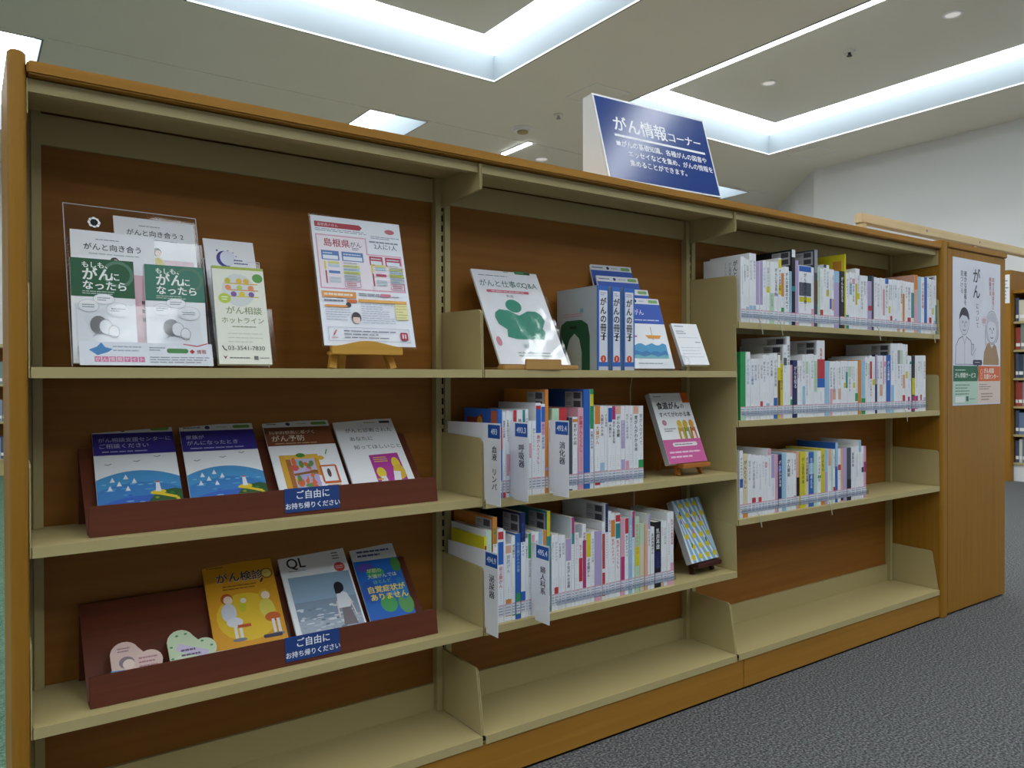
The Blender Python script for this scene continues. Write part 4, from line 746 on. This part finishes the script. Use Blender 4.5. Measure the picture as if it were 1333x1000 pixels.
ROWS = {
 'B': [(1031,12,211,'B|R.55-.8||'), (1044,10,205,'W|R0-.16|K|血液がん'), (1054,10,207,'W|R.05-.2,P.25-.5|K|白血病の話'), (1064,10,205,'W|L0-.2,P.3-.5|K|リンパ腫'), (1075,11,208,'W|R.8-1|K|肺がん'), (1087,16,208,'W||K|肺がんの本'), (1103,9,208,'W|t.78-1|K|肺がん'), (1112,10,209,'W||G|呼吸器'), (1122,8,181,'W|P.5-.7|P|'), (1131,13,181,'W||G|肺がん'), (1143,17,224,'W|B.67-.93,R.93-.97|R|肺がん'), (1160,13,221,'W|B.8-.97,P.66-.8|B|肺がん'), (1173,11,257,'O|V.22-.25||'), (1184,11,179,'W|R.7-.9|G|'), (1195,22,209,'l|W0-.7|G|'), (1218,25,209,'R|||'), (1247,13,185,'D|W.02-.1|W|'), (1259,18,186,'W|O.93-.97|K|胃がんの話'), (1277,19,209,'P|V.14-.22|R|肝臓がん'), (1296,22,256,'B||L|'), (1318,13,256,'W|g.6-1,Y.83-.95|K|大腸がん'), (1333,20,212,'W|O.78-1,R.03-.2|O|大腸がん'), (1353,16,212,'W|L.05-.3|K|大腸がんの本'), (1369,11,211,'W|g.1-.2|K|がん手術後'), (1380,15,211,'W|B.8-.98|K|大腸がん'), (1394,14,211,'W|M.83-1|K|胃がん最新治療'), (1408,19,210,'W|p.9-1|K|がんの治療'), (1428,15,210,'W|V.46-.82,V.06-.32|W|大腸がん'), (1443,14,210,'W|P.05-.3|G|胃がん'), (1457,14,209,'W|P.1-.2|G|大腸がん'), (1471,20,209,'W|p.9-1|K|胃がん'), (1491,20,209,'W|g.06-.3|G|胃がん')],
 'C': [(991,7,209,'Y|R.5-.9||'), (998,15,223,'W|l.5-1,Y.6-.7|R|'), (1016,13,252,'O|W0-.75|g|腎臓'), (1029,17,223,'W|B.62-.86,R.89-.97|R|前立腺がん'), (1046,6,218,'W||G|'), (1052,18,184,'W|O.06-.28,p.88-.98|G|膀胱がん'), (1070,11,202,'W|g.05-.18|K|前立腺がん'), (1081,15,206,'B|g.05-.3|L|前立腺がん'), (1096,15,255,'N|W0-.72,B.1-.25|B|前立腺がん'), (1111,7,192,'W||K|前立腺'), (1118,10,202,'W|g.7-1|G|尿路がん'), (1128,11,204,'W|P.75-.97,p.55-.7|K|腎がん'), (1139,13,203,'W|R.2-.3|G|医療'), (1152,12,200,'L||G|'), (1164,12,205,'W|O.6-1|G|'), (1176,12,251,'t|Y.75-1||'), (1191,9,191,'W||G|子宮がん'), (1200,14,191,'W|R.2-.3|G|がん'), (1214,9,185,'W||K|がん手術の事件'), (1223,13,185,'W||G|看護'), (1237,19,174,'W|V.68-1|K|子宮がん'), (1255,10,227,'W|t.7-.82,M.82-1|G|'), (1266,14,208,'W|G.9-1|P|女性のがん'), (1280,13,171,'W|R.35-.7|R|乳がん'), (1292,13,205,'W|M.2-.8|M|卵巣がん'), (1305,16,180,'W|Y.66-1|K|子宮頸がん'), (1321,13,184,'W||G|女性のがん'), (1334,24,182,'V|P0-.06||'), (1358,11,204,'W|R.4-.85,R.05-.35|R|'), (1369,11,251,'W|N.7-1|K|'), (1380,11,230,'W||M|乳がんの本'), (1390,16,223,'W|O.72-.92|R|乳がん'), (1407,18,221,'W|t.7-.88,R.9-.98|R|乳がん'), (1425,15,207,'P|M.1-.5|R|'), (1440,14,205,'W|R.8-1|K|乳がん'), (1454,14,206,'L||W|乳がん'), (1468,10,221,'W|M.68-1|G|乳がん'), (1478,17,205,'l|Y.35-.6|O|乳がん'), (1496,17,185,'C|l.7-1|G|'), (1513,13,181,'p||b|'), (1526,10,207,'W|V.8-1|K|乳がん'), (1537,16,170,'W||K|乳房再建がん'), (1553,26,182,'K|N.3-.55,R.1-.15|W|乳房再建'), (1578,10,184,'W|p0-.2|P|乳房再建'), (1588,13,181,'W||G|がん'), (1601,14,203,'W|P0-.2|G|'), (1615,15,204,'W|P0-.3|R|乳がん')],
 '1': [(1920,16,200,'W||G|'), (1936,11,197,'W||K|がんの教科書です'), (1947,15,194,'W|L.1-.25|G|医療'), (1962,17,214,'W|L.1-.25|G|がんと生きる'), (1979,16,214,'W|L.1-.25|G|医療'), (1995,17,192,'V|W0-.3|G|'), (2012,15,194,'W|V.3-1|V|'), (2027,18,196,'W||L|がん医療'), (2045,16,196,'W|Y.5-.6|G|看護'), (2062,23,196,'l|W.5-1|G|がん治療'), (2085,20,198,'W|V.45-.5|K|がんになる前に'), (2105,16,211,'W|Y.85-.98,Y.45-.6|K|がん'), (2120,16,183,'W|g.15-.3,O.5-.9|G|'), (2136,24,187,'W||K|がんの事典'), (2161,16,174,'W|L0-1|G|'), (2177,20,245,'K|t.45-.52,W.9-1|W|'), (2197,17,212,'V|P0-.12|G|'), (2214,67,198,'W|B.9-.99,D.5-.72,Y.4-.48|K|がん患者'), (2281,17,196,'W|P0-.3|G|'), (2298,19,256,'D|b.3-.6,G.7-1|W|'), (2318,14,200,'W|l0-1|G|がん'), (2332,19,197,'W|R.2-.3|G|'), (2351,17,211,'W|D.95-1|G|がん'), (2368,19,211,'W|Y.5-.6|G|がん'), (2386,13,198,'W|B.32-.5|G|'), (2399,14,198,'W|p.3-.5|G|治療'), (2413,32,195,'V|L.8-1|G|'), (2445,30,197,'K||W|がんを生きる'), (2475,9,257,'Y||G|'), (2485,19,194,'W|t0-.25|G|がん'), (2503,17,199,'W|L.6-.8|K|がん'), (2520,19,196,'W|P.8-.9|G|看護'), (2539,14,213,'W|Y.4-.75|L|'), (2553,17,213,'W|Y.5-.6|G|治療'), (2570,24,191,'W||G|がん'), (2595,14,192,'W||K|緩和'), (2609,13,192,'W||G|がんの本'), (2622,25,175,'V|R.4-.5|G|'), (2647,15,196,'D|||'), (2662,18,192,'W||G|がん'), (2680,20,190,'W||G|がん'), (2700,18,192,'W||G|'), (2718,16,190,'W|P.3-.8|P|'), (2734,23,192,'W|B.9-1|K|がん'), (2757,13,191,'W|Y.35-.48|K|がん'), (2770,16,191,'W|R.2-.3|G|看護'), (2786,16,193,'W||L|治療'), (2802,16,193,'W|L.1-.25|G|治療'), (2818,22,192,'W|p0-.2|G|'), (2840,16,193,'W||K|がん'), (2856,16,192,'O|W.75-1|G|'), (2873,18,191,'W||G|痛み'), (2891,26,191,'W|R.2-.3|G|看護'), (2917,22,190,'W|t.3-.8|t|'), (2939,26,221,'p|O.75-1,P.1-.5|G|'), (2965,26,217,'L||W|'), (2991,23,216,'W||R|がん'), (3014,23,218,'B|W0-.1|W|'), (3037,15,217,'W||G|医療'), (3052,20,214,'W|R.2-.3|G|がんの本'), (3073,13,213,'W|Y.36-.48|g|'), (3086,14,210,'W|L.1-.25|G|医療'), (3100,11,230,'W|t0-.5|G|')],
 '2': [(1920,25,209,'g|l0-.1|l|'), (1945,22,209,'W||L|がん'), (1967,17,188,'W||B|がんと心臓病'), (1984,16,188,'W||G|看護'), (2001,12,189,'W||G|がん'), (2013,14,188,'W|R.2-.3|G|治療'), (2027,18,201,'W||K|がんメニュー'), (2045,18,200,'W|L.1-.25|G|がんの本'), (2064,17,206,'W||K|大人の治療'), (2081,20,207,'W|B0-.32|G|がん'), (2101,14,202,'Y|W.8-1,b.2-.6|G|'), (2114,18,173,'Y|P0-.12|b|がん'), (2132,18,235,'W|D.72-.82|G|がん'), (2150,18,262,'W||K|食事の本'), (2169,12,171,'W|g.1-.35,P.4-1|G|'), (2181,25,186,'N|R.1-.18|W|がんを知る'), (2205,13,186,'W|R.1-.2|R|がんの食事'), (2218,14,186,'W||G|看護'), (2232,16,204,'W|L.2-.5|G|抗がん剤'), (2248,16,203,'W|l.7-.9|G|がん'), (2264,15,207,'W||G|'), (2279,17,208,'W||G|がん'), (2296,19,205,'W|l.4-.9|G|'), (2316,44,254,'W|R.5-.75,B.38-.5|R|免疫'), (2359,27,186,'L||G|'), (2386,16,183,'W|P0-.5|K|がん'), (2402,20,183,'W|p.3-.5|G|がん'), (2422,15,186,'W||G|'), (2437,17,183,'W|p.3-.5|G|看護'), (2454,15,187,'W||K|レシピ'), (2469,13,187,'W|Y.5-.6|G|がん'), (2482,14,187,'W|t.5-.8|G|食事'), (2496,19,187,'W|l.7-.9|G|医療'), (2515,12,187,'W||G|がん'), (2527,14,187,'W|Y.5-.6|G|がんの本'), (2541,19,188,'W|g.25-.4|g|'), (2561,19,191,'O|||'), (2580,27,188,'L|g.0-.3|t|'), (2607,13,202,'W||K|食事療法'), (2620,12,199,'W|l.7-.9|G|医療'), (2632,16,208,'W|R.6-.9|M|がん治療'), (2648,19,205,'W|Y.5-.6|G|'), (2667,15,211,'N|V.5-1|W|'), (2682,15,209,'W||G|がん'), (2697,21,209,'W|p.3-.5|G|看護'), (2718,11,209,'W|P.5-1|G|'), (2729,15,209,'W|P.8-.9|G|治療'), (2744,32,212,'B|L0-.1|W|がん治療薬'), (2776,21,255,'W|L0-.4|L|がん'), (2797,22,255,'W||G|'), (2818,20,256,'W|G.7-.9|G|薬物'), (2838,18,256,'W|l.7-.9|G|がん'), (2856,20,254,'W|p.35-.55,R0.05-.25|G|'), (2876,16,253,'W|Y.5-.6|G|看護'), (2892,15,212,'W|M.04-.27|G|'), (2907,16,211,'W|t.85-.9|G|がんの本'), (2923,23,212,'K|M.02-.28,Y.3-.6||'), (2945,23,213,'W|M.05-.28|G|'), (2968,16,213,'W||G|薬'), (2984,13,213,'W|R.2-.3|G|医療'), (2997,13,214,'W|P.1-.2|G|'), (3010,19,214,'W|L.1-.25|G|医療')],
 '3': [(1915,16,205,'W|B.45-.58|K|がんの人'), (1931,26,194,'C|O0-.1|K|がん'), (1956,17,192,'W||G|闘病の記'), (1973,20,189,'W|R.2-.3|G|がん'), (1993,13,186,'W||G|いのち'), (2006,17,186,'W|R.2-.3|G|'), (2023,14,184,'W||G|がん'), (2037,13,181,'W|P.8-.9|G|がん'), (2050,19,204,'W|P.9-1|G|'), (2069,19,184,'W|V.6-1|V|がん日記'), (2089,16,183,'W|P0-1|G|'), (2105,20,182,'N|B.7-.8,W0-.1|W|がん'), (2124,24,188,'L||W|'), (2148,24,184,'W||K|がん闘病'), (2173,14,183,'W||G|生きる'), (2187,15,180,'W|L.1-.25|G|看護'), (2201,17,186,'p|K.15-.55||'), (2220,29,185,'Y||b|がん宣告'), (2249,19,183,'C||K|がん'), (2268,30,180,'B|L.6-.8|W|生きて'), (2298,17,181,'l||G|'), (2316,20,182,'W|g.5-.55|G|がん'), (2335,24,189,'Y|O0-.15|b|さよなら'), (2359,18,182,'L|V0-.6|G|'), (2377,18,184,'W|p.7-1|O|'), (2395,12,183,'W|l.0-1|G|'), (2407,13,183,'W|R.2-.3|G|治療'), (2420,16,205,'B|L.6-1|W|'), (2436,18,183,'W|R.6-.7|G|'), (2454,16,183,'p|K.02-.2|R|'), (2471,21,184,'V||G|'), (2492,26,183,'D|K0-.4||'), (2518,21,184,'W||K|家族'), (2539,24,186,'W||G|'), (2563,17,206,'W|L.8-1|G|'), (2580,15,184,'W|K.5-.6|G|'), (2595,17,183,'P|M.5-.7|G|')],
}
ROWN = {'B': ('middle bay upper row', .6608), 'C': ('middle bay lower row', .3653), '1': ('right bay top row', 1.1133), '2': ('right bay middle row', .8158), '3': ('right bay bottom row', .5193)}
GRP = {'B': 'books on the upper book shelf of the middle bay', 'C': 'books on the lower book shelf of the middle bay', '1': 'books on the top shelf of the right bay', '2': 'books on the second shelf of the right bay', '3': 'books on the third shelf of the right bay'}
rb = random.Random(21)
for key, row in ROWS.items():
    rn, z = ROWN[key]
    for i, (x, wd, ht, spec) in enumerate(row):
        base, bands, inkc, title = spec.split('|')
        w_, h_ = wd/1000-.0004, ht/1000-.0003; d = min(.178, max(.128, h_*.72)); y = .012+rb.uniform(-.0012, .0015)
        bl = []
        for b_ in [q for q in bands.split(',') if q]:
            c = b_[0]; a, e = b_[1:].split('-'); bl.append((float(a), float(e), c))
        desc = ('tall ' if ht > 225 else '')+CN[base]+' book'
        if bl: desc += ' with '+CN[max(bl, key=lambda q: q[1]-q[0])[2]]+' on spine'
        elif inkc and title: desc += ' with '+{'K': 'black', 'G': 'grey', 'R': 'red', 'B': 'blue', 'L': 'pale blue', 'W': 'white', 'P': 'pink', 'V': 'lilac', 'M': 'magenta', 'g': 'green', 't': 'teal', 'O': 'orange', 'b': 'brown', 'l': 'pale green'}[inkc]+' title'
        t = thing('book', '%s, %s from left, %s' % (desc, ordinal(i+1), rn), 'book', (x/1000, y, z), group=GRP[key])
        tb = .0007; cov = MB(); cc = mat(PAL[base], .38, .4, .03, 20.0); k = min(.0012, w_*.15); side = cc
        if base in 'OtY' and ht > 240 or base in 'gKDB' and ht > 240: side = mat({'O': '#a9a79c', 't': '#a9aaa6', 'Y': '#cfc24a', 'K': '#1c1b22', 'D': '#6a6a76', 'B': '#1d2c5e'}.get(base, PAL[base]), .4, .4, .03, 20.0)
        cov.prism([(0, d), (0, k), (k, 0), (w_-k, 0), (w_, k), (w_, d), (w_-tb, d), (w_-tb, tb+k), (tb, tb+k), (tb, d)], 2, 0, h_, cc)
        obj('cover', cov, t)
        obj('pages', MB().box(tb+.0001, tb+k+.0002, .0008, w_-tb-.0001, d-.0015, h_-.0008, M_PAGES), t)
        A = Art(); u0, u1 = k*.6, w_-k*.6
        for a, e, c in bl: A.rect(u0, a*h_, u1, e*h_, PAL[c])
        if title and inkc:
            if len(title) < 4: title += rb.choice(('のすべて', 'の最新治療', 'がわかる本', 'とくらし', 'を知る本')) if title.endswith(('がん', '病')) else rb.choice(('の本', 'を考える', 'と食事', 'の手引き'))
            elif len(title) < 6 and rb.random() < .6: title += rb.choice(('のすべて', 'の治療', 'の本', 'とくらし'))
            top = .90 if not any(e > .85 for a, e, c in bl) else (min([a for a, e, c in bl if e > .85])-.02)
            if top < .45: top = .92
            sz = min(w_*.62, h_*(top-.28)/len(title), .0145)
            A.text(title, w_/2, h_*top, sz, PAL[inkc], vert=True, bold=.02)
            if not any(a < .3 < e for a, e, c in bl): A.bars(w_*.44, .05, w_*.56, .082, 6, '#70727c', .0016)
        elif base == 'W' and w_ > .008: A.bars(w_*.35, h_*.42, w_*.65, h_*.86, 16, '#8d909c', .0017)
        if w_ > .02 and base in 'WLlC': A.bars(w_*.12, h_*.35, w_*.22, h_*.8, 14, rb.choice(('#8d909c', '#b08a98', '#8aa4b4', '#9aac9a')), .0016)
        # call-number sticker near the foot of the spine
        A.rect(u0+.0004, .013, u1-.0004, .040, '#d8dbe6'); A.rect(u0+.0004, .0385, u1-.0004, .0415, rb.choice(('#d89aa8', '#d8a4b0', '#c8b0c0')))
        A.bars(u0+.001, .016, u1-.001, .036, 3, rb.choice(('#7484a4', '#8492ac', '#6f8098')), .0022)
        A.done(t, 'spine_print')
        if key == '1' and i == 0:      # its left cover shows above the bracket
            A = Art(-.0002); A.text('がんとともに', d-.020, h_-.010, .017, '#55575f', vert=True, bold=.02); A.text('がん情報', d-.040, h_-.014, .010, '#85878f', vert=True); A.text('くらしの本', d-.056, h_-.014, .010, '#85878f', vert=True); A.done(t, 'cover_print', (0, d, 0), LEFT)
        if key == 'B' and i == 0:
            A = Art(-.0002); A.poly([(.012, h_-.045), (.012, h_-.020), (.05, h_-.022), (.085, h_-.012), (.085, h_-.045)], '#8a2f34'); A.ell(.072, h_-.030, .012, .012, '#d8962c'); A.rect(d-.030, h_-.045, d-.004, h_-.004, '#c8664a'); A.done(t, 'cover_print', (0, d, 0), LEFT)
        if ht > 228:          # barcode stickers on the upper front corner of tall covers
            A = Art(-.0002)
            if base != 'Y': 
                A.rect(d-.075, h_-.050, d-.006, h_-.006, '#b4b4ba')
                for v in (.036, .014): A.rect(d-.040, h_-v-.010, d-.012, h_-v+.006, '#4a4a54'); A.bars(d-.070, h_-v-.006, d-.046, h_-v+.004, 2, '#77777f')
            else: A.rect(d-.045, h_-.07, d-.012, h_-.022, '#c88a3a')
            A.done(t, 'cover_print', (0, d, 0), LEFT)
# clear guard strips stretched across the book feet, with their cords
def guard(label, x0, x1, z, cords):
    t = thing('guard_strip', label, 'guard strip', (x0, 0.0, z), group='clear guard strips along the book rows')
    obj('strip', MB().box(0, .0030, .014, x1-x0, .0038, .0265, M_STRIP), t)
    for x in cords:
        obj('cord', MB().tube([(x-x0, .003, .016), (x-x0+.003, -.003, .006), (x-x0+.006, -.005, -.004), (x-x0+.012, -.0045, -.020), (x-x0+.016, -.004, -.034)], .0016, M_CORD, 5), t)
guard('clear bluish guard strip across the books of the right bay top row', 1.915, 3.108, 1.1133, (1.99, 2.09, 2.66, 3.05)); guard('clear bluish guard strip across the books of the right bay middle row', 1.915, 3.026, .8158, (2.845,)); guard('clear bluish guard strip across the books of the right bay bottom row', 1.915, 2.612, .5193, (1.985, 2.36))
guard('clear bluish guard strip across books of the middle bay upper row', 1.2, 1.510, .6608, ()); guard('clear bluish guard strip across books of the middle bay lower row', 1.20, 1.628, .3653, ())
# white cords hanging behind the middle-bay books
for i, (x, z0, z1, lb) in enumerate(((1.645, .66, .945, 'thin white cord hanging at the back of the middle bay upper row'), (1.66, .367, .64, 'thin white cord hanging at the back of the middle bay lower row'))):
    c = obj('hanging_cord', MB().tube([(x, .195, z1), (x-.012, .19, z1-.03), (x-.016, .185, z1-.08), (x-.004, .18, z1-.16), (x+.006, .175, z1-.24), (x+.002, .175, z0+.012)], .0016, M_CORD, 5)); c['label'] = lb; c['category'] = 'cord'
